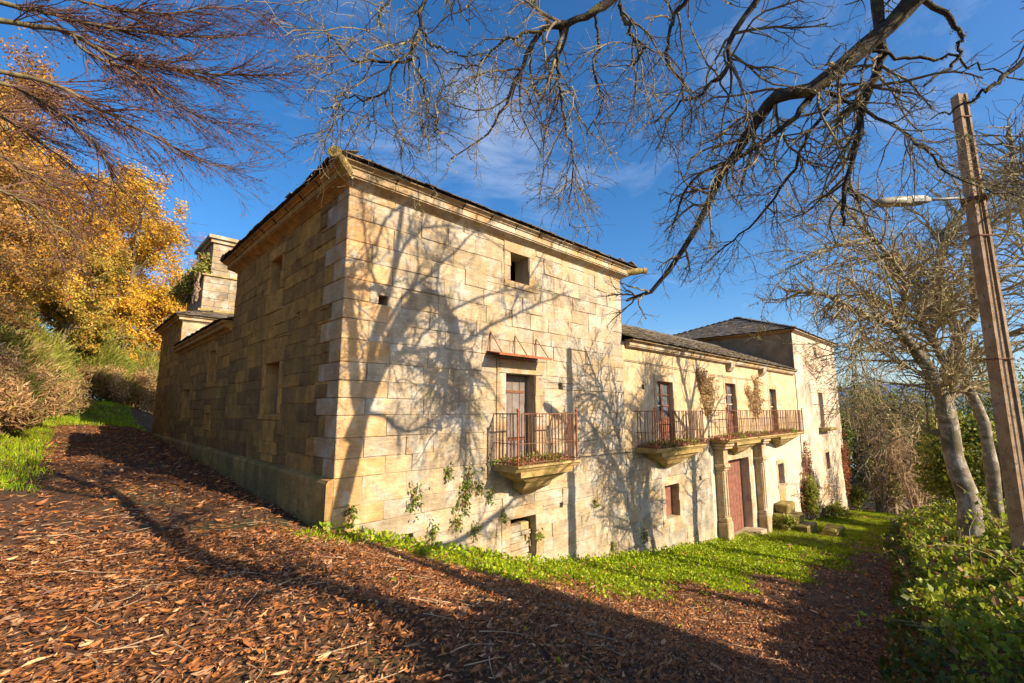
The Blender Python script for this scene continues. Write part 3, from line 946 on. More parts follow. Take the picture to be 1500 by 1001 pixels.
# portal columns and entablature
for s in (15.2, 19.45):
    c = MB(); c.tint = (0.50, 0.40, 0.25)
    g = float(ground(s, -0.2))
    c.chbox(s + 0.04, s + 0.56, -0.42, 0.0, g - 0.3, g + 0.75, 0.03, 0.02)
    c.chbox(s + 0.08, s + 0.52, -0.39, 0.0, g + 0.75, g + 0.95, 0.04)
    col = c.build('pilaster', M['stone'], house)
    sh = MB(); sh.tint = (0.54, 0.43, 0.27)
    sh.chbox(s + 0.12, s + 0.48, -0.30, 0.0, g + 0.95, -2.35, 0.02, 0.012)
    for q in (s + 0.15, s + 0.37): sh.chbox(q, q + 0.08, -0.335, -0.298, g + 1.0, -2.4, 0.012)
    sh.build('shaft', M['stone'], col)
    cp = MB(); cp.tint = (0.54, 0.42, 0.26)
    cp.chbox(s + 0.1, s + 0.5, -0.38, 0.0, -2.35, -2.25, 0.02); cp.chbox(s + 0.04, s + 0.56, -0.44, 0.0, -2.25, -2.10, 0.03)
    cp.chbox(s + 0.1, s + 0.5, -0.38, 0.0, -2.10, -1.52, 0.015); cp.chbox(s - 0.06, s + 0.66, -0.52, 0.0, -1.52, -1.42, 0.02); cp.chbox(s - 0.12, s + 0.72, -0.58, 0.0, -1.42, -1.283, 0.03)
    cp.build('capital', M['stone'], col)
th = MB(); th.tint = (0.45, 0.38, 0.25); g = float(ground(17.7, -0.3)); th.chbox(16.3, 19.1, -0.5, 0.3, g - 0.2, g + 0.08, 0.03); th.build('threshold', M['stone'], house)

# rusty awning above the tower balcony
aw = MB()
aw.hexa([(3.4, -0.45, 1.24), (5.15, -0.45, 1.24), (5.15, -0.0, 1.33), (3.4, -0.0, 1.33), (3.4, -0.45, 1.255), (5.15, -0.45, 1.255), (5.15, 0.0, 1.345), (3.4, 0.0, 1.345)])
aw.box(3.39, 5.16, -0.465, -0.45, 1.215, 1.265)
awn = aw.build('awning', M['rust_red'], house, label='rusty sheet iron awning over the tower balcony door')
for x in (3.5, 4.3, 5.05):
    r = MB(); r.tube([(x, -0.44, 1.26), (x, -0.03, 1.78), (x, -0.02, 1.34)], 0.011, 6); r.build('stay', M['rust'], awn)
# cables along the facade
cb = MB()
cb.tube([(9.1, -0.05, 1.55), (12, -0.07, 1.50), (15.5, -0.07, 1.42), (20, -0.07, 1.40)], 0.012, 5)
cb.build('cable', M['deck'], house)
cb = MB(); cb.tube([(6.1, -0.03, -1.25), (14, -0.03, -1.33)], 0.008, 5); cb.build('cable', M['deck'], house)

# ------------------------------------------------------------------ vegetation helpers
def resample(pts, k):
    pts = np.array(pts, float)
    n = len(pts)
    P = np.vstack([2 * pts[0] - pts[1], pts, 2 * pts[-1] - pts[-2]])
    t = np.linspace(0, n - 1 - 1e-6, k)
    i = t.astype(int); f = (t - i)[:, None]
    p0, p1, p2, p3 = P[i], P[i + 1], P[i + 2], P[i + 3]
    return 0.5 * (2 * p1 + (p2 - p0) * f + (2 * p0 - 5 * p1 + 4 * p2 - p3) * f ** 2 + (3 * p1 - p0 - 3 * p2 + p3) * f ** 3)


def limbs(tr, k=22, wig=0.012):
    P = np.stack([resample(t[1], k) for t in tr])
    P[:, 1:-1] += rng.normal(0, wig, P[:, 1:-1].shape)
    R = np.stack([np.linspace(t[2], t[3], k) for t in tr]) * rng.uniform(0.92, 1.1, (len(tr), k))
    return P, R


def grow(P, R, n, length, ang, k=6, wig=0.22, bias=(0, 0, -0.05), t0=0.15, rs=0.55, rmin=0.0022, rmax=1.0, taper=0.35, lenpow=0.5, tend=0.98, minr=0.0):
    """n children scattered over all parents, weighted by parent length"""
    seg = np.linalg.norm(np.diff(P, axis=1), axis=2)
    Ln = seg.sum(1)
    wt = Ln / Ln.sum()
    pi = rng.choice(len(P), n, p=wt)
    t = rng.uniform(t0, tend, n) * (P.shape[1] - 1)
    i = np.minimum(t.astype(int), P.shape[1] - 2); f = (t - i)[:, None]
    pos = P[pi, i] * (1 - f) + P[pi, i + 1] * f
    tan = P[pi, i + 1] - P[pi, i]
    tan /= np.linalg.norm(tan, axis=1, keepdims=True) + 1e-9
    pr = R[pi, i] * (1 - f[:, 0]) + R[pi, i + 1] * f[:, 0]
    rd = rng.normal(size=(n, 3)); rd -= (rd * tan).sum(1, keepdims=True) * tan
    rd /= np.linalg.norm(rd, axis=1, keepdims=True)
    a = rng.uniform(ang[0], ang[1], n)[:, None]
    d = tan * np.cos(a) + rd * np.sin(a)
    L = rng.uniform(length[0], length[1], n) * (1 - 0.45 * t / (P.shape[1] - 1))
    out = np.zeros((n, k, 3)); out[:, 0] = pos
    for s in range(1, k):
        d = d + rng.normal(0, wig, (n, 3)) + np.array(bias)
        d /= np.linalg.norm(d, axis=1, keepdims=True)
        out[:, s] = out[:, s - 1] + d * (L / (k - 1))[:, None]
    r0 = np.clip(pr * rs, rmin, rmax)
    rr = r0[:, None] * np.linspace(1, taper, k)[None]
    return out, np.maximum(rr, rmin * 0.7)


def tubes(P, R, sides):
    N, k, _ = P.shape
    d = np.empty_like(P)
    d[:, 1:-1] = P[:, 2:] - P[:, :-2]; d[:, 0] = P[:, 1] - P[:, 0]; d[:, -1] = P[:, -1] - P[:, -2]
    d /= np.linalg.norm(d, axis=2, keepdims=True) + 1e-9
    ref = np.where(np.abs(d[:, :1, 2:3]) < 0.8, np.array([0, 0, 1.]), np.array([1., 0, 0]))
    a = np.cross(d, np.broadcast_to(ref, d.shape)); a /= np.linalg.norm(a, axis=2, keepdims=True) + 1e-9
    b = np.cross(d, a)
    th = np.linspace(0, 2 * np.pi, sides, endpoint=False)
    V = P[:, :, None] + R[:, :, None, None] * (a[:, :, None] * np.cos(th)[None, None, :, None] + b[:, :, None] * np.sin(th)[None, None, :, None])
    idx = np.arange(N * k * sides).reshape(N, k, sides)
    nx = np.roll(idx, -1, axis=2)
    F = np.stack([idx[:, :-1], nx[:, :-1], nx[:, 1:], idx[:, 1:]], -1).reshape(-1, 4)
    return V.reshape(-1, 3), F


def join_tubes(sets):
    Vs, Fs, off = [], [], 0
    for P, R, s in sets:
        V, F = tubes(P, R, s)
        Vs.append(V); Fs.append(F + off); off += len(V)
    return np.concatenate(Vs), [np.concatenate(Fs)]


def cards(C, size, tint, aspect=0.5, d=None, up=0.0, fold=0.25, spread=1.0):
    """small folded leaves: two triangles each"""
    n = len(C)
    size = np.broadcast_to(size, (n,))
    if d is None:
        d = rng.normal(size=(n, 3)); d[:, 2] += up
    d = d / (np.linalg.norm(d, axis=1, keepdims=True) + 1e-9)
    r = rng.normal(size=(n, 3))
    s = np.cross(d, r); s /= np.linalg.norm(s, axis=1, keepdims=True) + 1e-9
    nn = np.cross(d, s)
    L = size[:, None]
    m = C + d * L * 0.45
    V = np.stack([C, m + s * L * aspect * 0.5 + nn * L * fold * 0.3, C + d * L, m - s * L * aspect * 0.5 + nn * L * fold * 0.3], 1).reshape(-1, 3)
    k = np.arange(n)[:, None] * 4
    F = np.concatenate([k + np.array([[0, 1, 2]]), k + np.array([[0, 2, 3]])])
    return V, [F], np.repeat(tint, 4, axis=0)


def cols(n, palette, wts, jit=0.2):
    p = np.array(palette); w = np.array(wts, float)
    c = p[rng.choice(len(p), n, p=w / w.sum())]
    return np.clip(c * rng.uniform(1 - jit, 1 + jit, (n, 1)), 0.003, 0.95)


def tips(P, n, jitter=0.03, t0=0.3):
    pi = rng.integers(0, len(P), n); t = rng.uniform(t0, 1, n) * (P.shape[1] - 1)
    i = np.minimum(t.astype(int), P.shape[1] - 2); f = (t - i)[:, None]
    return P[pi, i] * (1 - f) + P[pi, i + 1] * f + rng.normal(0, jitter, (n, 3))


def blobs(n, centers, radii, shell=0.55):
    """points in a union of ellipsoids, denser to the outside"""
    centers = np.array(centers, float); radii = np.array(radii, float)
    if radii.ndim == 1: radii = np.repeat(radii[:, None], 3, 1)
    w = radii.prod(1) ** (2 / 3); w /= w.sum()
    i = rng.choice(len(centers), n, p=w)
    d = rng.normal(size=(n, 3)); d /= np.linalg.norm(d, axis=1, keepdims=True)
    r = shell + (1 - shell) * rng.uniform(0, 1, n) ** 0.6
    r *= 1 + 0.16 * np.sin(d[:, 0] * 7 + i * 2.1) * np.sin(d[:, 1] * 6 + i) + rng.normal(0, 0.05, n)
    return centers[i] + d * r[:, None] * radii[i]


def in_view(P):
    """True where a point lies outside the house volumes"""
    u, v, z = P[:, 0], P[:, 1], P[:, 2]
    return ~((u > -0.02) & (u < 37) & (v > -0.03) & (v < 9) & (z < 4.6))


# ------------------------------------------------------------------ trees
T1_VIEW=[
('L1',[(4.68,-7.83,5.83),(4.51,-7.4,5.42),(4.07,-6.7,4.75),(3.8,-6.16,4.66),(3.85,-5.93,4.52),(3.82,-5.62,4.07),(3.67,-5.19,3.49),(3.6,-4.85,2.81),(3.32,-4.31,1.99),(3.15,-3.87,1.81)],0.13,0.022),
('L2',[(4.51,-7.4,6.03),(4.63,-7.37,5.35),(4.7,-7.3,4.99),(4.67,-7.13,4.54),(4.61,-6.93,3.81),(4.55,-6.74,3.1),(4.65,-6.69,2.72)],0.08,0.02),
('L3',[(4.2,-6.67,4.82),(3.99,-6.23,4.24),(3.68,-5.7,3.88),(3.32,-5.1,3.6),(3.19,-4.73,2.89)],0.05,0.012),
('L3b',[(4.89,-7.2,4.92),(4.63,-6.54,4.56),(4.61,-6.1,3.81),(4.41,-5.49,3.01),(4.2,-4.87,2.52)],0.035,0.01),
('L4',[(5.32,-8.87,4.73),(5.03,-8.41,4.27),(4.98,-8.17,4.16),(4.76,-7.77,3.96)],0.035,0.008),
('L5',[(4.53,-7.28,5.19),(4.87,-7.7,5.02),(5.15,-8.08,4.96),(5.33,-8.36,4.73),(5.61,-8.73,4.49)],0.025,0.008),
('L6',[(4.24,-6.72,4.67),(4.62,-7.19,4.3),(4.92,-7.58,3.82),(5.2,-7.95,3.2),(5.72,-8.55,2.87)],0.028,0.008),
('L7',[(4.68,-7.83,5.79),(5.11,-8.18,5.37),(5.18,-8.18,5.1),(5.11,-8.04,4.82),(4.88,-7.75,4.55)],0.04,0.015),
('B1',[(0.91,-5.31,5.06),(0.7,-5.0,4.81),(0.57,-4.75,4.76),(0.42,-4.49,4.74),(0.27,-4.23,4.27),(0.21,-4.05,3.82),(0.1,-3.82,3.54),(-0.18,-3.43,3.21)],0.05,0.006),
('B2',[(0.38,-4.53,4.69),(0.12,-4.17,4.66),(0.03,-3.98,4.53),(-0.1,-3.76,4.4),(-0.26,-3.5,4.43)],0.02,0.006),
('B3',[(0.59,-4.73,4.78),(0.56,-4.65,4.53),(0.57,-4.62,4.24),(0.62,-4.63,3.89),(0.68,-4.63,3.45),(0.76,-4.66,3.13),(0.75,-4.61,2.52)],0.025,0.008),
('B4',[(0.77,-5.05,4.85),(0.87,-5.03,4.54),(0.88,-4.95,4.23),(1.0,-4.95,3.81),(0.93,-4.78,3.4)],0.02,0.006),
('B5',[(0.92,-5.32,5.06),(1.04,-5.35,4.61),(1.22,-5.43,4.44),(1.19,-5.31,4.21)],0.025,0.01),
('B6',[(-1.02,-4.01,4.64),(-1.04,-3.95,4.24),(-1.04,-3.9,3.93),(-1.16,-3.74,3.88),(-1.45,-3.41,3.88),(-1.58,-3.25,4.04),(-1.74,-3.05,4.42)],0.025,0.006),
('B6b',[(-1.16,-3.74,3.85),(-1.24,-3.63,3.49),(-1.56,-3.28,3.5),(-1.62,-3.2,3.36),(-1.71,-3.07,3.39)],0.014,0.005),
('B6c',[(-1.02,-3.88,3.93),(-0.94,-3.92,3.66),(-0.88,-3.95,3.32),(-0.79,-4.0,3.17),(-0.8,-3.95,3.02)],0.012,0.004),
('B6d',[(-0.98,-3.92,4.3),(-0.87,-3.93,4.16),(-0.62,-4.08,4.09),(-0.31,-4.28,4.15)],0.015,0.006),
('B7',[(-1.25,-3.8,4.62),(-1.37,-3.68,4.4),(-1.34,-3.7,4.21)],0.014,0.005),
('B8',[(2.62,-6.41,5.44),(2.42,-6.05,4.84),(2.47,-5.93,4.44),(2.38,-5.67,4.33),(2.21,-5.35,4.11),(2.1,-5.08,3.57)],0.04,0.008),
('B9',[(1.74,-5.84,5.24),(1.67,-5.63,4.95),(1.68,-5.5,4.54),(1.92,-5.6,4.13),(1.74,-5.28,3.72)],0.03,0.008),
]
T1_OFF=[
('trunk',[(2.59,-9.36,3.08),(2.78,-8.84,4.43),(2.96,-8.99,5.35),(3.21,-9.6,6.55),(3.59,-9.77,8.04),(3.62,-9.25,9.24)],0.15,0.05),
('S1',[(2.93,-9.31,5.52),(2.98,-8.76,5.43),(3.51,-8.85,5.93),(4.31,-9.45,6.4),(5.28,-9.68,6.75),(5.84,-9.2,6.92),(6.46,-8.72,7.01),(7.88,-8.94,7.78),(9.22,-9.54,8.6)],0.075,0.015),
('S2',[(4.92,-9.36,6.49),(4.81,-8.84,6.5),(4.56,-8.99,7.03),(4.59,-9.6,8.16),(4.88,-9.77,9.24),(4.91,-9.25,9.81)],0.04,0.012),
('S2b',[(6.62,-9.31,7.34),(6.83,-8.76,7.69),(7.75,-8.85,9.03),(8.07,-9.45,10.76)],0.03,0.01),
('S3',[(2.97,-9.67,5.33),(3.42,-9.41,5.03),(4.05,-9.87,5.02),(4.77,-10.37,5.45),(5.3,-10.19,5.48),(6.06,-9.58,5.11)],0.05,0.012),
('S4',[(4.28,-10.14,2.84),(5.69,-10.29,3.04),(6.5,-10.9,3.6),(7.26,-11.07,4.04),(7.66,-10.55,3.9),(9.54,-10.11,4.83)],0.07,0.02),
('S5',[(3.48,-9.36,7.82),(3.7,-8.84,8.33),(4.4,-8.99,8.89),(5.7,-9.6,9.38),(7.1,-9.77,9.13)],0.045,0.012),
('S6',[(3.67,-9.46,9.35),(3.12,-9.01,8.54),(2.95,-9.28,7.67),(2.87,-9.87,7.43)],0.04,0.012),
('S7',[(3.12,-9.26,6.37),(3.7,-8.69,7.17),(4.52,-8.72,7.95),(5.62,-9.31,9.32),(6.58,-9.59,9.8)],0.05,0.012),
('S8',[(3.29,-9.36,7.11),(2.83,-8.84,7.69),(2.68,-8.99,8.81),(2.87,-9.6,9.85)],0.04,0.012),
('S9',[(3.95,-9.46,6.31),(4.46,-9.01,6.81),(6.05,-9.28,7.82),(7.87,-9.87,8.53),(9.62,-9.92,8.56)],0.04,0.01),
('S10',[(3.14,-9.36,5.91),(3.46,-8.84,6.46),(3.79,-8.99,7.13),(4.11,-9.6,8.35),(3.93,-9.77,9.28)],0.05,0.012),
]
T0_OFF=[
('trunk',[(0.78,-11.0,2.5),(0.75,-11.4,3.33),(0.54,-10.9,3.95),(1.26,-10.63,6.42),(1.32,-11.2,8.35),(1.34,-11.32,10.06)],0.2,0.06),
('a',[(0.7,-11.0,4.17),(1.17,-11.4,4.99),(1.48,-10.9,5.09),(2.08,-10.63,5.07)],0.07,0.02),
('b',[(1.15,-11.0,6.26),(0.96,-11.4,6.94),(0.49,-10.9,7.85)],0.07,0.03),
('c',[(1.36,-11.0,6.63),(2.16,-11.4,8.19),(2.74,-10.9,8.75)],0.05,0.02),
]
T2=[
('trunk',[(11.59,-7.27,-3.04),(11.69,-7.3,-2.09),(11.63,-7.18,-1.26),(11.67,-7.15,-0.32),(11.71,-7.13,0.4),(11.93,-7.28,1.07),(12.21,-7.49,1.74),(12.17,-7.38,2.47),(12.14,-7.29,3.2),(12.33,-7.41,4.24),(12.87,-7.87,5.13),(13.46,-8.38,6.26)],0.23,0.03),
('trunk2',[(12.78,-7.72,-2.56),(12.7,-7.74,-1.61),(12.57,-7.71,-0.33),(12.29,-7.54,0.49),(12.1,-7.45,1.31),(12.21,-7.66,1.98),(12.32,-7.86,2.33),(12.28,-7.92,3.47),(12.67,-8.39,4.55),(13.21,-9.01,5.37),(13.72,-9.6,6.42)],0.14,0.025),
('a',[(11.43,-7.11,-0.16),(11.22,-7.09,0.47),(10.76,-6.84,1.26),(10.25,-6.53,1.93),(9.51,-6.01,2.21),(8.85,-5.55,2.59),(8.02,-4.94,2.67)],0.16,0.025),
('a2',[(10.51,-6.5,2.01),(10.53,-6.75,2.67),(10.29,-6.74,3.22),(9.76,-6.45,3.84),(9.19,-6.13,4.39),(8.61,-5.79,4.94)],0.08,0.02),
('c',[(11.67,-7.34,0.88),(11.62,-7.02,1.73),(11.74,-6.86,2.3),(12.03,-6.85,3.31),(12.15,-6.7,4.67)],0.09,0.02),
('d',[(11.47,-7.15,0.0),(11.49,-7.34,0.55),(12.01,-8.02,1.5),(12.44,-8.6,1.82),(13.0,-9.31,2.34)],0.09,0.035),
('g',[(9.68,-5.98,2.23),(9.75,-5.96,1.57),(9.65,-5.77,0.94),(9.71,-5.74,0.0)],0.03,0.01),
('h',[(11.7,-7.1,-0.64),(11.63,-6.66,-0.41),(11.53,-6.19,0.0),(11.35,-5.65,-0.17)],0.05,0.01),
('i',[(9.73,-6.45,3.83),(8.9,-5.89,3.69),(8.13,-5.37,3.31),(7.49,-4.98,2.95)],0.04,0.01),
]
TL=[
('A',[(-5.82,6.71,9.16),(-5.4,6.6,9.05),(-4.7,6.23,9.03),(-4.23,6.07,9.02),(-3.39,5.56,8.98),(-2.67,5.16,9.02),(-1.41,4.25,9.12),(-0.86,4.02,9.56)],0.06,0.008),
('B',[(-5.7,6.32,8.38),(-5.31,6.28,8.45),(-4.16,5.51,8.32),(-3.41,5.13,7.95),(-2.62,4.7,7.92),(-1.65,4.1,7.93),(-0.75,3.57,8.05),(0.04,3.15,8.28)],0.07,0.006),
('C',[(-4.14,5.1,8.06),(-3.89,5.27,7.89),(-3.05,4.88,7.64),(-2.55,4.82,7.3),(-1.78,4.49,6.91),(-0.86,4.02,6.88)],0.04,0.006),
('D',[(-5.48,5.69,6.87),(-5.13,5.81,7.03),(-4.25,5.43,6.95),(-3.64,5.3,6.72),(-2.67,4.84,6.24),(-1.71,4.38,5.79),(-0.84,4.0,5.68)],0.06,0.006),
('E',[(-5.45,5.66,6.66),(-5.1,5.78,6.76),(-4.44,5.61,6.61),(-3.7,5.37,6.02),(-3.32,5.46,5.6),(-3.01,5.63,5.07),(-2.24,5.35,4.52)],0.05,0.006),
('F',[(-5.28,5.5,5.27),(-4.92,5.67,5.17),(-4.58,5.87,5.06),(-4.03,5.86,4.8),(-3.4,5.77,4.45)],0.035,0.008),
('G',[(-5.17,5.39,4.34),(-4.82,5.58,4.37),(-4.42,5.71,4.3),(-3.95,5.77,3.95),(-3.46,5.82,3.69)],0.04,0.008),
('H',[(-4.82,6.44,9.76),(-3.74,5.75,9.46),(-2.66,5.05,9.52),(-1.54,4.33,9.95),(-0.6,3.76,9.8)],0.04,0.006),
('I',[(-5.47,6.38,6.29),(-5.12,6.74,6.47),(-4.58,6.9,6.29),(-3.82,6.87,5.71),(-3.24,7.0,4.89)],0.04,0.006),
]


def drop_in_house(P, R):
    ok = in_view(P.reshape(-1, 3)).reshape(P.shape[:2]).all(1)
    return P[ok], R[ok]


# the big tree behind the camera whose limbs hang over the scene and whose shadow lies on the tower front
g1 = float(ground(2.4, -9.6))
t1 = thing('bare_tree', (2.4, -9.6, g1), 'large bare tree whose dark mossy limb droops across the sky before the tower', 'tree')
trunk = [('t', [(2.4, -9.6, g1 - 0.2), (2.4, -9.5, 0.6)] + T1_OFF[0][1], 0.19, 0.05)]
P, R = limbs(trunk, 30, 0.01)
V, F = join_tubes([(P, R, 14)])
put('trunk', V, F, M['bark_dark'], t1, smooth=True)
links = [('k', [(2.45, -9.45, 1.2), (3.2, -9.9, 2.3), T1_OFF[5][1][0]], 0.11, 0.08), ('k', [(2.75, -9.3, 4.6), (3.7, -9.0, 6.9), (4.3, -8.35, 6.9), (4.68, -7.83, 5.83)], 0.13, 0.125), ('k', [(3.3, -9.1, 6.0), (4.0, -8.5, 6.9), (4.51, -7.4, 6.03)], 0.085, 0.08),
         ('k', [(2.9, -9.4, 5.2), (2.0, -7.3, 6.2), (1.5, -6.3, 6.0), (0.91, -5.31, 5.06)], 0.10, 0.05), ('k', [(2.0, -7.3, 6.2), (0.2, -5.8, 6.2), (-1.02, -4.01, 4.64)], 0.05, 0.025),
         ('k', [(2.0, -7.3, 6.2), (2.6, -6.9, 6.1), (2.62, -6.41, 5.44)], 0.05, 0.04), ('k', [(1.5, -6.3, 6.0), (1.74, -5.84, 5.24)], 0.04, 0.03),
         ('k', [(3.9, -8.6, 5.6), (5.0, -9.1, 5.4), (5.32, -8.87, 4.73)], 0.05, 0.035), ('k', [(0.2, -5.8, 6.2), (-1.25, -3.8, 4.62)], 0.02, 0.014)]
Pa, Ra = limbs(T1_VIEW, 22, 0.02)
Pb, Rb = limbs(T1_OFF[1:] + links, 22, 0.02)
PP, RR = np.concatenate([Pa, Pb]), np.concatenate([Ra, Rb])
V, F = join_tubes([(PP, RR, 9)])
put('limbs', V, F, M['bark_dark'], t1, smooth=True)
Gx = [i for i, t in enumerate(T1_VIEW) if t[0] not in ('L4', 'L5', 'L7')]
A1, S1 = grow(Pa[Gx], Ra[Gx], 280, (0.7, 1.8), (0.5, 1.2), k=9, wig=0.20, bias=(0, 0, -0.07), rs=0.55, rmax=0.024, rmin=0.006)
A2, S2 = grow(np.concatenate([A1]), S1, 1700, (0.3, 0.85), (0.4, 1.1), k=7, wig=0.22, bias=(0, 0, -0.04), rs=0.6, rmin=0.0038)
A3, S3 = grow(A2, S2, 5200, (0.12, 0.34), (0.4, 1.1), k=5, wig=0.22, bias=(0, 0, 0.0), rs=0.7, rmin=0.0026)
B1_, Q1 = grow(Pb, Rb, 380, (0.4, 1.3), (0.5, 1.2), k=9, wig=0.24, bias=(0, 0, 0.03), rs=0.5, rmax=0.022, rmin=0.010)
B2_, Q2 = grow(B1_, Q1, 2400, (0.25, 0.7), (0.4, 1.1), k=6, wig=0.24, rs=0.65, rmin=0.0065)
V, F = join_tubes([(A1, S1, 6), (A2, S2, 4), (A3, S3, 3), (B1_, Q1, 5), (B2_, Q2, 3)])
put('twigs', V, F, M['twig'], t1)
C = np.concatenate([tips(A1, 3600, 0.012), tips(A2, 2400, 0.01), tips(Pa, 3000, 0.03, 0.1)])
V, F, T = cards(C, rng.uniform(0.012, 0.034, len(C)), cols(len(C), [(0.34, 0.28, 0.09), (0.24, 0.21, 0.07), (0.38, 0.35, 0.18)], [3, 2, 1]), 0.7)
put('moss', V, F, M['lichen'], t1, T, kind='stuff')

# second tree behind the camera: only its shadow crosses the leaves on the left
g0 = float(ground(0.9, -11.2))
t0 = thing('bare_tree', (0.9, -11.2, g0), 'forked bare tree whose trunk throws the long shadow over the leaf-strewn path', 'tree')
P, R = limbs([('t', [(0.9, -11.2, g0 - 0.2), (0.85, -11.1, 0.6)] + T0_OFF[0][1], 0.22, 0.06)], 30, 0.01)
V, F = join_tubes([(P, R, 12)]); put('trunk', V, F, M['bark_dark'], t0, smooth=True)
Pb, Rb = limbs(T0_OFF[1:], 20, 0.02)
A1, S1 = grow(np.concatenate([Pb, P[:, ::1][:, :20]]), np.concatenate([Rb, R[:, :20]]), 60, (0.8, 2.4), (0.5, 1.1), k=8, bias=(0, 0, 0.03), rmax=0.035, rmin=0.008, t0=0.4)
A2, S2 = grow(A1, S1, 420, (0.4, 1.1), (0.4, 1.0), k=6, rmin=0.006)
V, F = join_tubes([(Pb, Rb, 8), (A1, S1, 5), (A2, S2, 3)]); put('crown', V, F, M['twig'], t0)

# third tree, beyond the right edge: its stem shadows the wing
g3 = float(ground(15.9, -9.4))
t3 = thing('bare_tree', (15.9, -9.4, g3), 'bare tree behind the street lamp whose stem shadow stands on the wing', 'tree')
P, R = limbs([('t', [(15.9, -9.4, g3 - 0.2), (15.9, -9.3, 1.0), (16.0, -9.3, 3.2), (15.9, -9.2, 5.1)], 0.2, 0.15), ('a', [(15.9, -9.2, 5.0), (15.4, -9.0, 6.2), (14.6, -9.0, 7.6)], 0.12, 0.04),
                 ('b', [(15.9, -9.2, 5.0), (16.6, -9.3, 6.3), (16.9, -9.4, 8.0)], 0.12, 0.04), ('c', [(16.0, -9.3, 3.4), (17.6, -9.1, 4.6), (19.0, -9.0, 5.6)], 0.08, 0.03), ('d', [(15.9, -9.3, 4.2), (14.0, -9.2, 5.4), (12.6, -9.0, 5.9)], 0.07, 0.03)], 24, 0.015)
V, F = join_tubes([(P, R, 10)]); put('trunk', V, F, M['bark_pale'], t3, smooth=True)
A1, S1 = grow(P, R, 110, (0.8, 2.6), (0.5, 1.2), k=8, bias=(0, 0, 0.02), rmax=0.04, rmin=0.01, t0=0.35)
A2, S2 = grow(A1, S1, 600, (0.4, 1.2), (0.4, 1.0), k=6, rmin=0.008)
V, F = join_tubes([(A1, S1, 5), (A2, S2, 3)]); put('crown', V, F, M['twig'], t3)

# the pale lichen tree behind the hedge
g2 = float(ground(11.6, -7.3))
t2 = thing('lichen_tree', (11.6, -7.3, g2), 'pale lichened bare tree with forked stem standing behind the green hedge', 'tree')
P, R = limbs(T2, 26, 0.012)
P[0, 0, 2] = P[1, 0, 2] = g2 - 0.6
V, F = join_tubes([(P, R, 12)])
put('trunk', V, F, M['bark_pale'], t2, smooth=True)
A1, S1 = grow(np.concatenate([P[:2, 13:], P[2:, ::2]]), np.concatenate([R[:2, 13:], R[2:, ::2]]), 360, (0.8, 2.8), (0.5, 1.2), k=8, wig=0.2, bias=(0, 0, 0.01), rs=0.5, rmax=0.03, rmin=0.009, t0=0.1)
A2, S2 = grow(A1, S1, 3200, (0.35, 1.1), (0.4, 1.1), k=6, wig=0.2, bias=(0, 0, 0.0), rs=0.6, rmin=0.005)
A3, S3 = grow(A2, S2, 6500, (0.15, 0.45), (0.4, 1.1), k=4, wig=0.2, rs=0.7, rmin=0.003)
D1, E1 = grow(P[[6, 7, 2]], R[[6, 7, 2]], 70, (0.8, 2.0), (0.6, 1.4), k=9, wig=0.25, bias=(0, 0, -0.22), rs=0.5, rmax=0.014, rmin=0.007, t0=0.3)
D2, E2 = grow(D1, E1, 500, (0.3, 0.7), (0.4, 1.2), k=6, wig=0.25, bias=(0, 0, -0.08), rs=0.6, rmin=0.004)
V, F = join_tubes([(A1, S1, 6), (A2, S2, 4), (A3, S3, 3), (D1, E1, 5), (D2, E2, 3)])
put('twigs', V, F, M['twig_pale'], t2)
C = np.concatenate([tips(A1, 7000, 0.02), tips(A2, 9000, 0.015), tips(P[2:], 3000, 0.07)])
V, F, T = cards(C, rng.uniform(0.015, 0.055, len(C)), cols(len(C), [(0.46, 0.42, 0.15), (0.36, 0.34, 0.12), (0.54, 0.50, 0.32)], [3, 2, 1]), 0.7)
put('lichen', V, F, M['lichen'], t2, T)

# beech-like tree off the left edge that overhangs the path
gl = float(ground(-9.5, 4.5))
tl = thing('overhanging_tree', (-9.5, 4.5, gl), 'tree at the left with fine reddish-leaved branches fanning over the path', 'tree')
P, R = limbs([('t', [(-9.5, 4.5, gl - 0.2), (-9.3, 4.7, 3), (-9.2, 5, 7), (-9, 5.3, 11)], 0.35, 0.12)], 20, 0.01)
V, F = join_tubes([(P, R, 12)]); put('trunk', V, F, M['bark_brown'], tl, smooth=True)
roots = [('k', [(-9.2, 5.0, max(2.4, t[1][0][2] - 1.6)), tuple((np.array((-9.2, 5.0, t[1][0][2] - 0.4)) + np.array(t[1][0])) / 2), t[1][0]], t[2] * 1.4, t[2]) for t in TL if t[1][0][0] < -5]
roots.append(('k', [(-9.1, 5.2, 9.0), (-7, 6, 9.8), (-4.82, 6.44, 9.76)], 0.06, 0.04))
Pa, Ra = limbs(TL, 24, 0.015); Pb, Rb = limbs(roots, 24, 0.015)
V, F = join_tubes([(Pa, Ra, 7), (Pb, Rb, 7)]); put('limbs', V, F, M['bark_brown'], tl, smooth=True)
A1, S1 = grow(Pa, Ra, 460, (0.8, 2.4), (0.25, 0.6), k=8, wig=0.09, bias=(0.02, -0.01, -0.02), rs=0.5, rmax=0.016, rmin=0.006)
A2, S2 = grow(A1, S1, 3400, (0.3, 1.0), (0.25, 0.65), k=6, wig=0.10, bias=(0, 0, 0.01), rs=0.6, rmin=0.0035)
A3, S3 = grow(A2, S2, 6500, (0.12, 0.4), (0.3, 0.7), k=4, wig=0.1, rs=0.7, rmin=0.0025)
V, F = join_tubes([(A1, S1, 5), (A2, S2, 3), (A3, S3, 3)]); put('twigs', V, F, M['twig_red'], tl)
C = np.concatenate([tips(A3, 4200, 0.02), tips(A2, 1500, 0.02)])
C = C[(C[:, 0] < -2.2) | (rng.uniform(size=len(C)) < 0.6)]
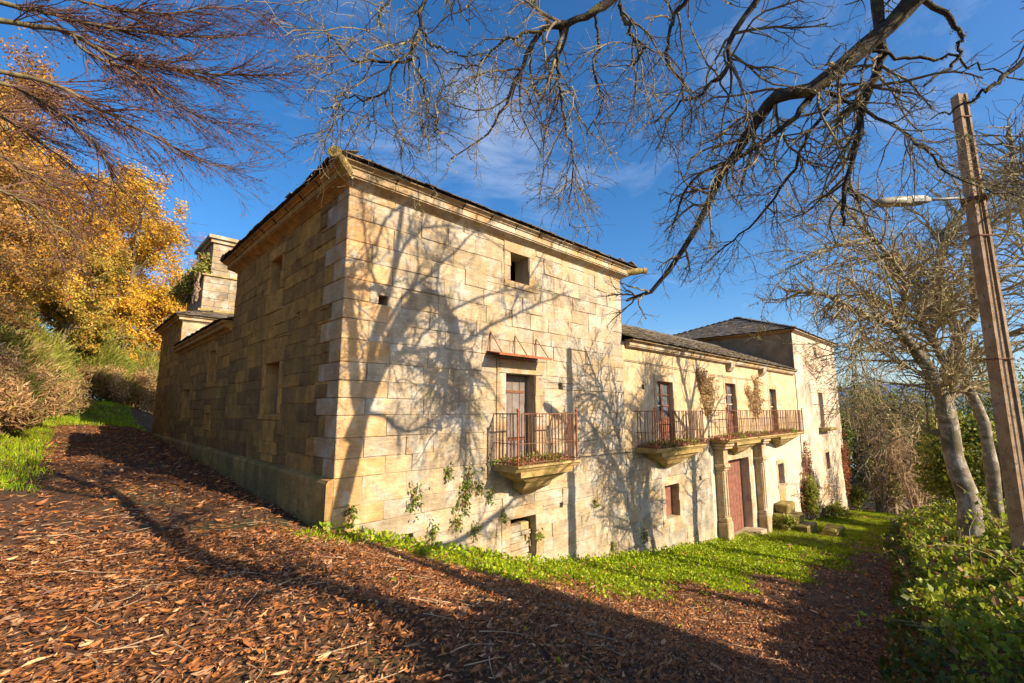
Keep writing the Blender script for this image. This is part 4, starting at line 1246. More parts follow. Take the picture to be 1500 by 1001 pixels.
V, F, T = cards(C, rng.uniform(0.03, 0.075, len(C)), cols(len(C), [(0.30, 0.09, 0.04), (0.42, 0.16, 0.05), (0.20, 0.07, 0.05)], [2, 2, 2]), 0.6, up=-0.8)
put('leaves', V, F, M['autumn'], tl, T)


def leafy_tree(name, base, h, spread, lean, palette, wts, nleaf, size, label, cat='tree', group=None, bark='bark_brown', density=1.0, t0=0.3, mk='autumn', narrow=1.0):
    bz = float(ground(base[0], base[1]))
    t = thing(name, (base[0], base[1], bz), label, cat, group)
    top = (base[0] + lean[0], base[1] + lean[1], bz + h)
    P, R = limbs([('t', [(base[0], base[1], bz - 0.3), (base[0] + lean[0] * 0.3 + 0.1, base[1] + lean[1] * 0.3, bz + h * 0.45), top], h * 0.022, h * 0.006)], 20, 0.03)
    A1, S1 = grow(P, R, int(26 * density), (h * 0.28 * spread, h * 0.55 * spread), (0.7, 1.3), k=8, wig=0.13, bias=(0, 0, 0.07 * narrow), rs=0.55, rmax=0.1, rmin=0.02, t0=t0)
    A2, S2 = grow(A1, S1, int(190 * density), (h * 0.09, h * 0.24), (0.4, 1.0), k=6, wig=0.15, rs=0.55, rmin=0.012)
    A3, S3 = grow(A2, S2, int(700 * density), (h * 0.04, h * 0.1), (0.4, 1.0), k=4, wig=0.15, rs=0.6, rmin=0.007)
    V, F = join_tubes([(P, R, 10), (A1, S1, 6)]); put('trunk', V, F, M[bark], t, smooth=True)
    V, F = join_tubes([(A2, S2, 4), (A3, S3, 3)]); put('twigs', V, F, M['twig'], t)
    if nleaf:
        C = np.concatenate([tips(A3, int(nleaf * 0.75), h * 0.014), tips(A2, nleaf - int(nleaf * 0.75), h * 0.015)])
        C = C[in_view(C)]
        V, F, T = cards(C, rng.uniform(size * 0.6, size * 1.3, len(C)), cols(len(C), palette, wts), 0.65, up=-0.3)
        put('crown', V, F, M[mk], t, T)
    return t


YEL = [(0.72, 0.44, 0.03), (0.72, 0.33, 0.025), (0.60, 0.44, 0.06), (0.44, 0.36, 0.08)]
GY = 'autumn trees beyond the end of the path'
leafy_tree('yellow_tree', (-0.6, 41), 16.5, 1.0, (0.4, 0), YEL + [(0.46, 0.24, 0.05)], [4, 2, 2, 2, 1], 62000, 0.19, 'tall golden-yellow tree nearest the far corner of the house', group=GY, t0=0.12, density=1.3)
leafy_tree('yellow_tree', (-7.5, 37), 17.5, 1.0, (0.5, 0), YEL + [(0.40, 0.19, 0.05)], [1, 3, 1, 1, 5], 46000, 0.19, 'orange-gold tree left of the tallest yellow tree', group=GY, t0=0.12, density=1.3)
leafy_tree('brown_tree', (-9.5, 24), 14, 1.0, (1.2, 0), [(0.36, 0.18, 0.05), (0.48, 0.26, 0.05), (0.26, 0.14, 0.06)], [3, 2, 2], 36000, 0.13, 'russet-brown leaved tree on the left bank', group=GY, t0=0.12)
leafy_tree('brown_tree', (-8.2, 14.5), 9.5, 1.0, (1.0, 0), [(0.34, 0.18, 0.05), (0.28, 0.17, 0.06), (0.48, 0.25, 0.05)], [3, 2, 2], 30000, 0.11, 'darker russet tree at the left edge below the overhanging branches', group=GY, t0=0.1)
leafy_tree('yellow_tree', (-4.0, 33), 9.0, 1.1, (0.3, 0), [(0.52, 0.34, 0.05), (0.36, 0.32, 0.06), (0.42, 0.20, 0.05)], [3, 3, 1], 36000, 0.17, 'small yellow-green tree above the broom on the bank', group=GY, t0=0.08)
leafy_tree('yellow_tree', (-3.6, 49), 19, 1.0, (0.4, 0), YEL, [3, 2, 3, 1], 56000, 0.22, 'broad golden tree standing farthest back at the path end', group=GY, t0=0.12, density=1.3)
leafy_tree('yellow_tree', (-8.5, 29), 11, 1.1, (1.0, 0), YEL + [(0.36, 0.20, 0.06)], [1, 2, 2, 2, 4], 30000, 0.16, 'ochre leaved tree behind the brown bracken tangle', group=GY, t0=0.08)
leafy_tree('yellow_tree', (2.6, 45), 10.5, 1.1, (0, 0), YEL, [3, 3, 2, 1], 34000, 0.22, 'rounded golden tree low behind the far house corner', group=GY, t0=0.08)
leafy_tree('thin_tree', (4.6, 50), 17, 0.9, (0, 0), [(0.50, 0.26, 0.09), (0.42, 0.18, 0.08)], [1, 1], 7000, 0.16, 'thin almost bare pinkish tree behind the belfry', group=GY)
leafy_tree('thin_tree', (8.5, 44), 13, 0.9, (0, 0), [(0.40, 0.34, 0.08), (0.45, 0.24, 0.08)], [1, 1], 9000, 0.16, 'thin greenish tree hidden partly behind the belfry', group=GY, t0=0.1)
leafy_tree('orange_tree', (42, 22), 15.5, 0.6, (0, 0), [(0.62, 0.25, 0.04), (0.5, 0.2, 0.06)], [2, 1], 2500, 0.2, 'pale twiggy tree with orange top behind the far tower roof', 'tree')


def shrub(name, base, rad, h, palette, wts, n, size, label, cat='shrub', group=None, aspect=0.6, mk='leaf', nb=9, stems=10, shell=0.45, up=0.2, seedz=None):
    bz = float(ground(base[0], base[1])) if seedz is None else seedz
    t = thing(name, (base[0], base[1], bz), label, cat, group)
    ang = rng.uniform(0, 2 * np.pi, nb); rr = rad * rng.uniform(0.1, 0.75, nb)
    cz = bz + h * rng.uniform(0.3, 0.78, nb)
    cen = np.stack([base[0] + rr * np.cos(ang), base[1] + rr * np.sin(ang), cz], 1)
    rd = rng.uniform(0.28, 0.5, nb)[:, None] * np.array([[rad, rad, h * 0.62]])
    C = blobs(n, cen, rd, shell)
    g = ground(C[:, 0], C[:, 1]); C = C[(C[:, 2] > g + 0.02)]; C = C[in_view(C)]
    V, F, T = cards(C, rng.uniform(size * 0.6, size * 1.35, len(C)), cols(len(C), palette, wts, 0.3), aspect, up=up)
    put('foliage', V, F, M[mk], t, T)
    if stems:
        tr = [('s', [(base[0] + rng.normal(0, rad * 0.15), base[1] + rng.normal(0, rad * 0.15), bz - 0.1), tuple((np.array((base[0], base[1], bz)) + c) / 2 + rng.normal(0, 0.1, 3)), tuple(c)], 0.02 + 0.012 * h, 0.008) for c in cen[:stems]]
        P, R = limbs(tr, 10, 0.02)
        A1, S1 = grow(P, R, 14 * len(tr), (h * 0.15, h * 0.4), (0.4, 1.1), k=6, rmin=0.004)
        V, F = join_tubes([(P, R, 6), (A1, S1, 3)]); put('stems', V, F, M['twig'], t)
    return t


def broom(base, rad, h, n, label, palette, wts, group):
    bz = float(ground(*base))
    t = thing('broom_shrub', (base[0], base[1], bz), label, 'shrub', group)
    a = rng.uniform(0, 2 * np.pi, n); r = rad * np.sqrt(rng.uniform(0, 1, n))
    hh = h * rng.uniform(0.15, 1.0, n) * (1 - 0.55 * (r / rad) ** 2)
    C = np.stack([base[0] + r * np.cos(a), base[1] + r * np.sin(a), bz + hh * 0.75], 1)
    d = np.stack([np.cos(a) * r / rad * 1.1, np.sin(a) * r / rad * 1.1, np.full(n, 0.9)], 1) + rng.normal(0, 0.35, (n, 3))
    C = C + 0.45 * np.sin(C[:, [1, 2, 0]] * 2.3) + 0.3 * np.sin(C[:, [2, 0, 1]] * 4.1 + 1) + rng.normal(0, 0.15, C.shape)
    C[:, 2] = np.maximum(C[:, 2], bz)
    V, F, T = cards(C, rng.uniform(0.18, 0.55, n), cols(n, palette, wts, 0.35), 0.07, d=d)
    put('foliage', V, F, M['leaf'], t, T, kind='stuff')
    P, R = limbs([('s', [(base[0], base[1], bz - 0.1), (base[0] + rng.normal(0, rad * .3), base[1] + rng.normal(0, rad * .3), bz + h * 0.5), (base[0] + rng.normal(0, rad * .5), base[1] + rng.normal(0, rad * .5), bz + h * 0.85)], 0.03, 0.008) for _ in range(9)], 10, 0.02)
    V, F = join_tubes([(P, R, 5)]); put('stems', V, F, M['twig'], t)


GB = 'broom along the left bank'
GRN = [(0.28, 0.31, 0.05), (0.36, 0.36, 0.07), (0.17, 0.20, 0.04), (0.44, 0.36, 0.09)]
DRY = [(0.46, 0.28, 0.13), (0.36, 0.21, 0.09), (0.52, 0.36, 0.19), (0.28, 0.25, 0.06)]
broom((-2.7, 35.5), 2.8, 6.6, 26000, 'tall bright green broom bush at the end of the path', GRN, [4, 4, 2, 1], GB)
broom((-5.6, 29.5), 2.2, 5.8, 20000, 'green broom bush left of the dark gap at the path end', GRN, [3, 3, 2, 2], GB)
broom((0.8, 37.5), 2.4, 5.6, 17000, 'broom bush touching the far corner of the house', GRN, [3, 3, 2, 2], GB)
broom((-5.6, 21.5), 1.6, 4.2, 15000, 'olive broom bush midway up the left bank', GRN + DRY[:1], [2, 2, 3, 2, 3], GB)
broom((-5.7, 15.5), 1.2, 3.6, 13000, 'dark broom bush at the left edge of the picture', GRN + DRY[:1], [2, 1, 4, 1, 2], GB)
GD = 'dry bracken clumps on the left bank'
for i, (u, v, r, h, lab) in enumerate([(-4.7, 19.5, 1.3, 2.5, 'pinkish dry bracken clump in the middle of the bank'), (-4.9, 16.0, 1.0, 2.2, 'tan dry bracken clump nearest the camera on the bank'), (-4.6, 24.0, 1.6, 2.8, 'dry bracken clump below the green broom'),
                                       (-0.6, 33.5, 1.7, 2.7, 'dry bracken clump right of the dark gap'), (-3.9, 28.5, 1.6, 2.5, 'brown bracken and bramble tangle left of the dark gap'), (-4.7, 13.6, 0.9, 1.7, 'low dry bracken above the green verge'), (-5.0, 10.6, 0.9, 1.8, 'low bracken at the left picture edge above the verge'), (3.6, 38.5, 2.2, 3.6, 'bracken thicket just behind the rear block'), (-5.6, 12.6, 1.2, 2.4, 'brown bramble tangle at the very left edge'), (-2.4, 33.5, 1.9, 2.6, 'low dark bracken in the gap at the path end'), (0.6, 36.0, 2.2, 3.0, 'wide bracken thicket behind the far house corner'), (1.9, 33.5, 1.4, 2.3, 'small dry bracken tuft by the far house corner')]):
    shrub('bracken_clump', (u, v), r, h, DRY, [3, 2, 2, 1.4], 8000, 0.19, lab, 'bracken', GD, aspect=0.25, mk='autumn', stems=6, up=0.5, nb=16, shell=0.15)

# right hand background
BG = [(0.13, 0.17, 0.03), (0.22, 0.25, 0.04), (0.08, 0.11, 0.03), (0.30, 0.27, 0.05)]
GR = 'bushes beyond the end of the lane'
for (u, v, r, h, n, lab, w) in [(47, -1.0, 4.2, 11.5, 16000, 'yellow-green bush left of the lichened trunk', [2, 5, 1, 3]), (43, 2.6, 2.6, 8.5, 11000, 'dull green bush beside the far end of the house', [3, 1, 4, 1]),
                                (40, -4.2, 2.6, 7.6, 12000, 'dark green bush at the end of the lane', [2, 1, 5, 1]), (30, -6.4, 2.2, 5.2, 11000, 'bright bush directly behind the lichened trunk', [2, 4, 1, 3]),
                                (25, -8.6, 2.0, 3.8, 9000, 'dark bush behind the utility pole', [3, 2, 4, 1]), (20, -9.0, 1.7, 3.0, 7000, 'olive bush at the right edge behind the pole', [3, 3, 2, 2]), (60, -6, 7, 16, 14000, 'tall dull wood edge far behind the lane', [3, 1, 4, 1])]:
    shrub('bush', (u, v), r, h, BG, w, n, 0.19 if u < 41 else 0.27, lab, 'bush', GR, nb=20, shell=0.2)
# bare grey thorn bush with tangled twigs
for (u, v, h, lab) in [(34.5, -3.9, 7.2, 'tangled bare thorn bush with pale twigs hanging over the lane'), (39, -1.6, 8.5, 'taller bare grey thicket behind the tangled thorn bush')]:
    bz = float(ground(u, v)); tb = thing('thorn_bush', (u, v, bz), lab, 'bush', 'bare thorn bushes')
    P, R = limbs([('s', [(u, v, bz - .1), (u + rng.normal(0, .6), v + rng.normal(0, .6), bz + h * .5), (u + rng.normal(0, 1.6), v + rng.normal(0, 1.4), bz + h * rng.uniform(.7, 1.1))], .05, .02) for _ in range(14)], 12, .05)
    A1, S1 = grow(P, R, 160, (1.0, 2.6), (0.6, 1.4), k=9, wig=0.3, bias=(0, 0, -0.16), rs=.6, rmin=.012, rmax=.03)
    A2, S2 = grow(A1, S1, 1100, (.4, 1.1), (.5, 1.2), k=6, wig=.3, bias=(0, 0, -.05), rmin=.008)
    A3, S3 = grow(A2, S2, 1500, (.2, .5), (.5, 1.2), k=4, wig=.3, rmin=.006)
    V, F = join_tubes([(P, R, 6), (A1, S1, 5), (A2, S2, 3), (A3, S3, 3)]); put('twigs', V, F, M['dry_twig'], tb)

# unseen evergreen bushes added behind the camera to shade the foreground
GT = 'unseen bushes added behind the viewer for shade'
for i, (u, v, r, h, lab) in enumerate([(3.3, -10.0, 1.2, 3.5, 'unseen evergreen bush added for shade behind the viewer, lane end'), (1.7, -10.2, 1.3, 3.6, 'tallest unseen evergreen bush, added behind the viewer to shade the foreground leaves'), (0.1, -10.4, 1.2, 3.2, 'unseen evergreen bush added for shade behind the viewer, near end')]):
    shrub('shade_bush', (u, v), r, h, [(0.05, 0.08, 0.02)], [1], 7500, 0.22, lab, 'bush', GT, nb=12, stems=5, shell=0.2)

# ------------------------------------------------------------------ hedge bank on the right
def hedge_surface(u, w):
    """w 0..1 across the bank from the lane to the field behind"""
    v = vbank(u) + 0.45 - w * 3.6
    g = ground(u, v)
    base = ground(u, vbank(u) + 0.5)
    top = np.maximum(upper(u) + 0.28, base + 0.55) * 1.0
    f = np.interp(w, [0, 0.06, 0.12, 0.75, 1.0], [0.0, 0.42, 0.6, 1.12, 1.3]) * np.interp(u, [-1.5, 1.0, 3.0], [0.0, 0.5, 1.0])
    return v, np.maximum(g + 0.03, base + (top - base) * f)


hedge = thing('hedge', (8.0, -7.6, float(ground(8, -7.6))), 'rough ivy and bramble hedge bank along the right side of the lane', 'hedge')
n = 60000
u = np.concatenate([rng.uniform(-0.5, 9, 34000), rng.uniform(9, 33, n - 34000)])
w = rng.uniform(0, 1, n) ** 1.25
v, z = hedge_surface(u, w)
bmp = 0.13 * np.sin(u * 2.3 + v * 3.1) * np.sin(v * 2.7 - u) + 0.10 * np.sin(u * 5.7) * np.sin(v * 6.1)
C = np.stack([u + rng.normal(0, 0.05, n), v + rng.normal(0, 0.05, n), z + bmp + rng.uniform(-0.16, 0.07, n)], 1)
near = np.linalg.norm(C - CAM, axis=1)
C = C[near > 1.6]; w = w[near > 1.6]; near = near[near > 1.6]
tc = cols(len(C), [(0.26, 0.33, 0.03), (0.36, 0.40, 0.04), (0.16, 0.22, 0.03), (0.44, 0.40, 0.06), (0.32, 0.18, 0.08)], [4, 4, 2, 1.6, 1.0], 0.3)
ivy = w < 0.11
tc[ivy] = cols(int(ivy.sum()), [(0.08, 0.12, 0.03), (0.13, 0.17, 0.04), (0.18, 0.13, 0.04), (0.26, 0.13, 0.06)], [3, 2, 1, 0.8], 0.35)
V, F, T = cards(C, rng.uniform(0.25, 1.0, len(C)) ** 1.4 * 0.11 * np.clip(near / 7, 0.7, 1.9), tc, 0.7, up=0.35)
put('foliage', V, F, M['leaf'], hedge, T)
# earth body of the hedge
hu = np.linspace(-0.5, 33, 110); hw = np.linspace(0.04, 1, 14)
HU, HW = np.meshgrid(hu, hw, indexing='ij'); HV, HZ = hedge_surface(HU, HW)
kk = (np.arange(109)[:, None] * 14 + np.arange(13)[None]).ravel()
put('earth_core', np.stack([HU.ravel(), HV.ravel(), HZ.ravel() - 0.22], 1), [np.stack([kk, kk + 14, kk + 15, kk + 1], 1)], M['soil'], hedge, smooth=True)
us = rng.uniform(3.0, 24, 170); ws = rng.uniform(0.06, 0.9, 170); vs, zs_ = hedge_surface(us, ws)
st = np.zeros((170, 9, 3)); st[:, 0] = np.stack([us, vs, zs_ - 0.15], 1)
dd = rng.normal(size=(170, 3)) * np.array([0.7, 0.6, 0.2]) + np.array([0, 0.25, 0.9]); dd /= np.linalg.norm(dd, axis=1, keepdims=True)
ln = rng.uniform(0.5, 1.5, 170)
for s in range(1, 9):
    dd = dd + rng.normal(0, 0.09, dd.shape) + np.array([0, 0, -0.2]); dd /= np.linalg.norm(dd, axis=1, keepdims=True)
    st[:, s] = st[:, s - 1] + dd * (ln / 8)[:, None]
rr = np.repeat(np.linspace(0.006, 0.003, 9)[None], 170, 0)
V, F = join_tubes([(st, rr, 4)]); put('bramble_stems', V, F, M['dry_twig'], hedge, kind='stuff')
C = tips(st, 4200, 0.05, 0.1)
V, F, T = cards(C, rng.uniform(0.05, 0.1, len(C)), cols(len(C), [(0.26, 0.33, 0.03), (0.36, 0.40, 0.05), (0.30, 0.14, 0.05)], [3, 3, 0.8]), 0.65, up=0.2)
put('bramble_leaves', V, F, M['leaf'], hedge, T)

# ------------------------------------------------------------------ utility pole with street lamp
px, py = 8.58, -8.1
gp = float(ground(px, py))
pole = thing('utility_pole', (px, py, gp), 'square weathered concrete pole carrying a street lamp above the hedge', 'pole')
R_ = np.array((0.7206, -0.6934, 0)); H_ = np.array((0.6934, 0.7206, 0))
b = MB()
levels = [(gp - 0.3, 0.15), (6.09, 0.09)]
web = []
for z, hw_ in levels:     # H-shaped section: two flanges and a recessed web
    prof = [(-hw_, -hw_ * .8), (hw_, -hw_ * .8), (hw_, hw_ * .8), (-hw_, hw_ * .8)]
    web.append([np.array((px, py, z)) + R_ * x + H_ * y for x, y in prof])
b.add(web[0] + web[1], [(0, 1, 5, 4), (1, 2, 6, 5), (2, 3, 7, 6), (3, 0, 4, 7), (4, 5, 6, 7)])
b.build('shaft', M['concrete'], pole)
for sx in (-1, 1):
    fl = MB(); P = []
    for z, hw_ in levels:
        P += [np.array((px, py, z)) + R_ * x + H_ * y for x, y in ((sx * hw_ * 1.02, -hw_ * 1.02), (sx * hw_ * .62, -hw_ * 1.02), (sx * hw_ * .62, -hw_ * .78), (sx * hw_ * 1.02, -hw_ * .78))]
    fl.add(P, [(0, 1, 5, 4), (1, 2, 6, 5), (2, 3, 7, 6), (3, 0, 4, 7), (4, 5, 6, 7)])
    fl.build('flange', M['concrete'], pole)
L0 = np.array((8.46, -8.0, 3.97)); LD = np.array((7.16, -6.75, 3.87)) - np.array((7.91, -7.47, 3.92)); LD /= np.linalg.norm(LD)
ar = MB(); ar.tube([L0 - LD * 0.1, np.array((7.80, -7.37, 3.92))], 0.028, 8); arm = ar.build('lamp_arm', M['lamp_metal'], pole, smooth=True)
cl = MB()
cc = L0 - LD * 0.05
cl.box(px - 0.19, px + 0.19, py - 0.19, py + 0.19, 3.90, 3.95); cl.build('clamp', M['rust'], pole)
S0 = np.array((7.95, -7.51, 3.925)); sd = np.cross(LD, (0, 0, 1)); sd /= np.linalg.norm(sd); up_ = np.cross(sd, LD)
def lampshape(t0_, t1_, wds, hts, zo):
    m = MB(); P = []; n_ = len(wds)
    for i in range(n_):
        c = S0 + LD * (t0_ + (t1_ - t0_) * i / (n_ - 1)) + np.array((0, 0, zo))
        for a in np.linspace(0, 2 * np.pi, 12, endpoint=False):
            P.append(c + sd * wds[i] * np.sign(np.cos(a)) * abs(np.cos(a)) ** 0.4 + up_ * hts[i] * np.sign(np.sin(a)) * abs(np.sin(a)) ** 0.5)
    Q = [(i * 12 + k_, i * 12 + (k_ + 1) % 12, (i + 1) * 12 + (k_ + 1) % 12, (i + 1) * 12 + k_) for i in range(n_ - 1) for k_ in range(12)]
    P += [np.mean(P[:12], axis=0), np.mean(P[-12:], axis=0)]
    q = len(P) - 2; mm = (n_ - 1) * 12
    T = [(q, (k_ + 1) % 12, k_) for k_ in range(12)] + [(q + 1, mm + k_, mm + (k_ + 1) % 12) for k_ in range(12)]
    m.add(P, Q, T); return m
hd = lampshape(0.0, 0.40, [0.05, 0.10, 0.115, 0.115], [0.045, 0.07, 0.08, 0.08], 0).build('lamp_head', M['lamp_metal'], arm, smooth=False)
lampshape(0.405, 1.06, [0.105, 0.11, 0.11, 0.105, 0.07], [0.078, 0.078, 0.074, 0.066, 0.045], -0.005).build('lamp_cover', M['lamp_cover'], arm, smooth=True)

cw = MB()
cw.tube([np.array((px, py, z)) - H_ * (0.16 - 0.006 * i) + R_ * 0.03 for i, z in enumerate(np.linspace(-1.5, 6.0, 14))], 0.012, 5); cw.build('cable', M['deck'], pole)
for z in (0.9, 3.2, 5.6):
    w_ = np.interp(z, [gp, 6.09], [0.155, 0.095])
    bb = MB(); c = np.array((px, py, z)); bb.hexa([c + R_ * a_ * w_ + H_ * b_ * w_ * 0.9 + np.array((0, 0, d_)) for d_ in (-.012, .012) for a_, b_ in ((-1.05, -1.18), (1.05, -1.18), (1.05, 1.05), (-1.05, 1.05))]); bb.build('band', M['rust'], pole)

# ------------------------------------------------------------------ plants on the walls
fern = [(1.59, -1.67, 1.3), (2.37, -1.25, .7), (2.89, -1.44, 1.1), (2.79, -1.91, 1.2), (2.62, -2.24, 1.2), (3.19, -1.64, .8), (3.51, -1.86, .8), (2.02, -2.37, .9), (3.09, -2.51, .9), (0.30, -1.75, .8), (7.35, -2.51, .6), (9.86, -3.85, 1.2), (8.14, -3.82, .7), (3.92, -2.36, .6), (2.85, -1.65, .9), (5.05, -2.95, .7), (13.1, -1.6, .8)]
names = ['well left of the tower balcony', 'level with the balcony floor', 'under the balcony at its left', 'halfway down left of the corbel', 'lowest in the hanging row', 'just left of the balcony corbel', 'touching the balcony corbel', 'near the small square hole', 'left of the bricked-up low window', 'beside the tower corner', 'right of the pole shadow', 'on the wing wall near the grass', 'low on the wall past the tower', 'above the low window corner', 'in the middle of the hanging row', 'inside the low window reveal', 'under the wide balcony']
for (s, z, sc), nm in zip(fern, names):
    t = thing('wall_fern', (s, -0.02, z), 'green fern tuft on the facade ' + nm, 'fern', 'ferns rooted in the facade joints')
    n = int(60 * sc)
    C = np.stack([s + rng.normal(0, 0.07 * sc, n), -0.02 - np.abs(rng.normal(0, 0.04, n)), z + rng.normal(0, 0.12 * sc, n)], 1)
    d = rng.normal(size=(n, 3)) * 0.6 + np.array([0, -0.6, -0.5])
    V, F, T = cards(C, rng.uniform(0.05, 0.11, n), cols(n, [(0.16, 0.24, 0.03), (0.25, 0.30, 0.05), (0.30, 0.17, 0.06)], [3, 3, 1]), 0.55, d=d)
    put('fronds', V, F, M['leaf'], t, T)
    P = np.stack([np.linspace((s, 0.01, z + .05), (s + rng.normal(0, .1), -0.1, z - rng.uniform(0, .2) * sc), 5) for _ in range(6)])
    V, F = join_tubes([(P, np.full((6, 5), 0.004), 3)]); put('stems', V, F, M['twig_red'], t)


def creeper(s0, s1, z0, z1, n, label, palette, wts, nl, sz=0.05, proud=0.0):
    t = thing('creeper', ((s0 + s1) / 2, -0.02, z0), label, 'creeper', 'creepers clinging to the facade')
    st = []
    for _ in range(n):
        x = rng.normal((s0 + s1) / 2, (s1 - s0) * .25); zz0 = z0 + rng.uniform(0, .35) * (z1 - z0); zz1 = z1 - rng.uniform(0, .3) * (z1 - z0); pts = [(x, -0.02 - proud, zz0)]
        for z in np.linspace(zz0, zz1, 7)[1:]:
            x = x + rng.normal(0, (s1 - s0) * 0.14); pts.append((x, -0.03 - proud - rng.uniform(0, .05), z))
        st.append(('s', pts, 0.018, 0.006))
    P, R = limbs(st, 20, 0.02); P[..., 1] = np.minimum(P[..., 1], -0.015 - proud)
    A1, S1 = grow(P, R, n * 26, (0.15, 0.6), (0.5, 1.3), k=6, wig=0.3, bias=(0, 0, -0.1), rmin=0.004); A1[..., 1] = np.clip(A1[..., 1], -0.3 - proud, -0.015 - proud)
    V, F = join_tubes([(P, R, 5), (A1, S1, 3)]); put('stems', V, F, M['dry_twig'], t)
    if nl:
        C = np.concatenate([tips(A1, nl // 2, .03), tips(P, nl // 2, .06, 0)]); C[:, 1] = np.clip(C[:, 1], -0.3 - proud, -0.02 - proud)
        d = rng.normal(size=(len(C), 3)) * 0.6 + np.array([0, -.5, -.5])
        V, F, T = cards(C, rng.uniform(sz * .6, sz * 1.4, len(C)), cols(len(C), palette, wts), .8, d=d); put('leaves', V, F, M['autumn'], t, T)


TAN = [(0.44, 0.31, 0.15), (0.34, 0.22, 0.10), (0.52, 0.40, 0.22)]
creeper(14.0, 15.6, -0.3, 1.8, 8, 'dry tan creeper hanging between the first and second french doors', TAN, [2, 2, 1], 2600, 0.07)
creeper(19.6, 21.0, -0.9, 1.85, 7, 'dry tan creeper between the two french doors of the long balcony', TAN, [2, 2, 1], 1800, 0.07)
creeper(25.6, 27.3, -6.0, -1.6, 6, 'rust-red creeper stem on the seam beside the far tower', [(0.34, 0.13, 0.06), (0.26, 0.10, 0.05)], [1, 1], 1500, 0.08, 0.04)
creeper(36.2, 36.9, -7.0, -1.2, 6, 'rust-red creeper up the far end of the whitewashed tower', [(0.34, 0.13, 0.06), (0.26, 0.10, 0.05)], [1, 1], 2200, 0.1, 0.04)
creeper(28.5, 35.5, 1.5, 4.6, 9, 'bare creeper twigs on the top of the whitewashed tower', TAN, [1, 1, 1], 500, 0.07, 0.04)
creeper(27.5, 34.0, -6.4, -3.6, 9, 'bare dark ivy stems at the foot of the whitewashed tower', TAN, [1, 1, 1], 500, 0.08, 0.04)
shrub('ivy_bush', (26.6, -0.4), 0.5, 2.3, GRN, [4, 3, 2, 1], 3200, 0.13, 'green ivy bush against the seam of the wing and the far tower', 'ivy', nb=18, stems=4, shell=.1)
shrub('ivy_bush', (37.2, -0.5), 0.6, 1.8, GRN, [3, 1, 4, 0.5], 1800, 0.13, 'dark ivy at the far foot of the whitewashed tower', 'ivy', nb=14, stems=3, shell=.1)
shrub('weed_clump', (21.0, -0.6), 0.5, 0.7, GRN, [3, 4, 1, 1], 1400, 0.12, 'tall green weeds between the portal column and the mossy steps', 'plant', nb=16, stems=3, shell=.1)
shrub('weed_clump', (30.0, -0.7), 0.9, 0.9, GRN, [3, 4, 1, 1], 1800, 0.12, 'nettles at the foot of the whitewashed tower', 'plant', nb=16, stems=3, shell=.1)
# vines on the belfry
tv = thing('belfry_ivy', (0.8, 18.2, 6.4), 'yellow-green ivy hanging over the ledge of the belfry', 'ivy')
C = blobs(2600, [(0.75, 18.0, 6.6), (0.7, 18.9, 6.55), (0.75, 19.8, 6.5), (0.95, 18.3, 7.2), (0.6, 19.3, 6.2), (0.5, 20.6, 6.0)], [.4, .5, .5, .42, .5, .6], .4)
V, F, T = cards(C, rng.uniform(.08, .18, len(C)), cols(len(C), [(0.30, 0.29, 0.05), (0.18, 0.22, 0.04), (0.32, 0.17, 0.07)], [3, 2, 1.2]), .8, up=-.2); put('leaves', V, F, M['leaf'], tv, T)
P = np.stack([np.linspace((0.62, y, 6.5), (0.6 + rng.normal(0, .08), y + rng.normal(0, .2), 6.4 - rng.uniform(.4, 1.5)), 8) + rng.normal(0, .03, (8, 3)) for y in rng.uniform(17.4, 20.5, 26)])
V, F = join_tubes([(P, np.full((26, 8), 0.02), 4)]); put('stems', V, F, M['dry_twig'], tv)

# moss tufts and plants on the balconies
for (s0, s1, zt, nm, kk_) in ((3.7, 5.65, -1.19, 'tower balcony', 500), (9.65, 13.2, -1.17, 'wide balcony', 800), (14.5, 25.0, -1.13, 'long balcony', 1300)):
    n = kk_
    C = np.stack([rng.uniform(s0, s1, n), -rng.uniform(0.02, 0.72, n), zt + rng.uniform(0.0, 0.07, n)], 1)
    V, F, T = cards(C, rng.uniform(0.08, 0.16, n), cols(n, [(0.34, 0.15, 0.07), (0.44, 0.22, 0.10), (0.26, 0.11, 0.06)], [2, 1, 1]), 0.45)
    put('fallen_leaves', V, F, M['litter'], None, T, label='dry brown leaves lying on the floor of the ' + nm, category=None) if False else tag(put('fallen_leaves', V, F, M['litter'], None, T), 'dry brown leaves lying on the floor of the ' + nm, 'leaves', kind='stuff')
    n = kk_ // 2
    cx = rng.uniform(s0, s1, 5); i = rng.integers(0, 5, n)
    C = np.stack([cx[i] + rng.normal(0, 0.16, n), -rng.uniform(0.05, 0.8, n), zt + rng.uniform(-0.06, 0.16, n)], 1)
    V, F, T = cards(C, rng.uniform(0.05, 0.12, n), cols(n, [(0.20, 0.27, 0.03), (0.30, 0.33, 0.05)], [1, 1]), 0.6, up=1.0)
    tag(put('balcony_weeds', V, F, M['leaf'], None, T), 'green weeds sprouting on the ' + nm, 'weeds', kind='stuff')

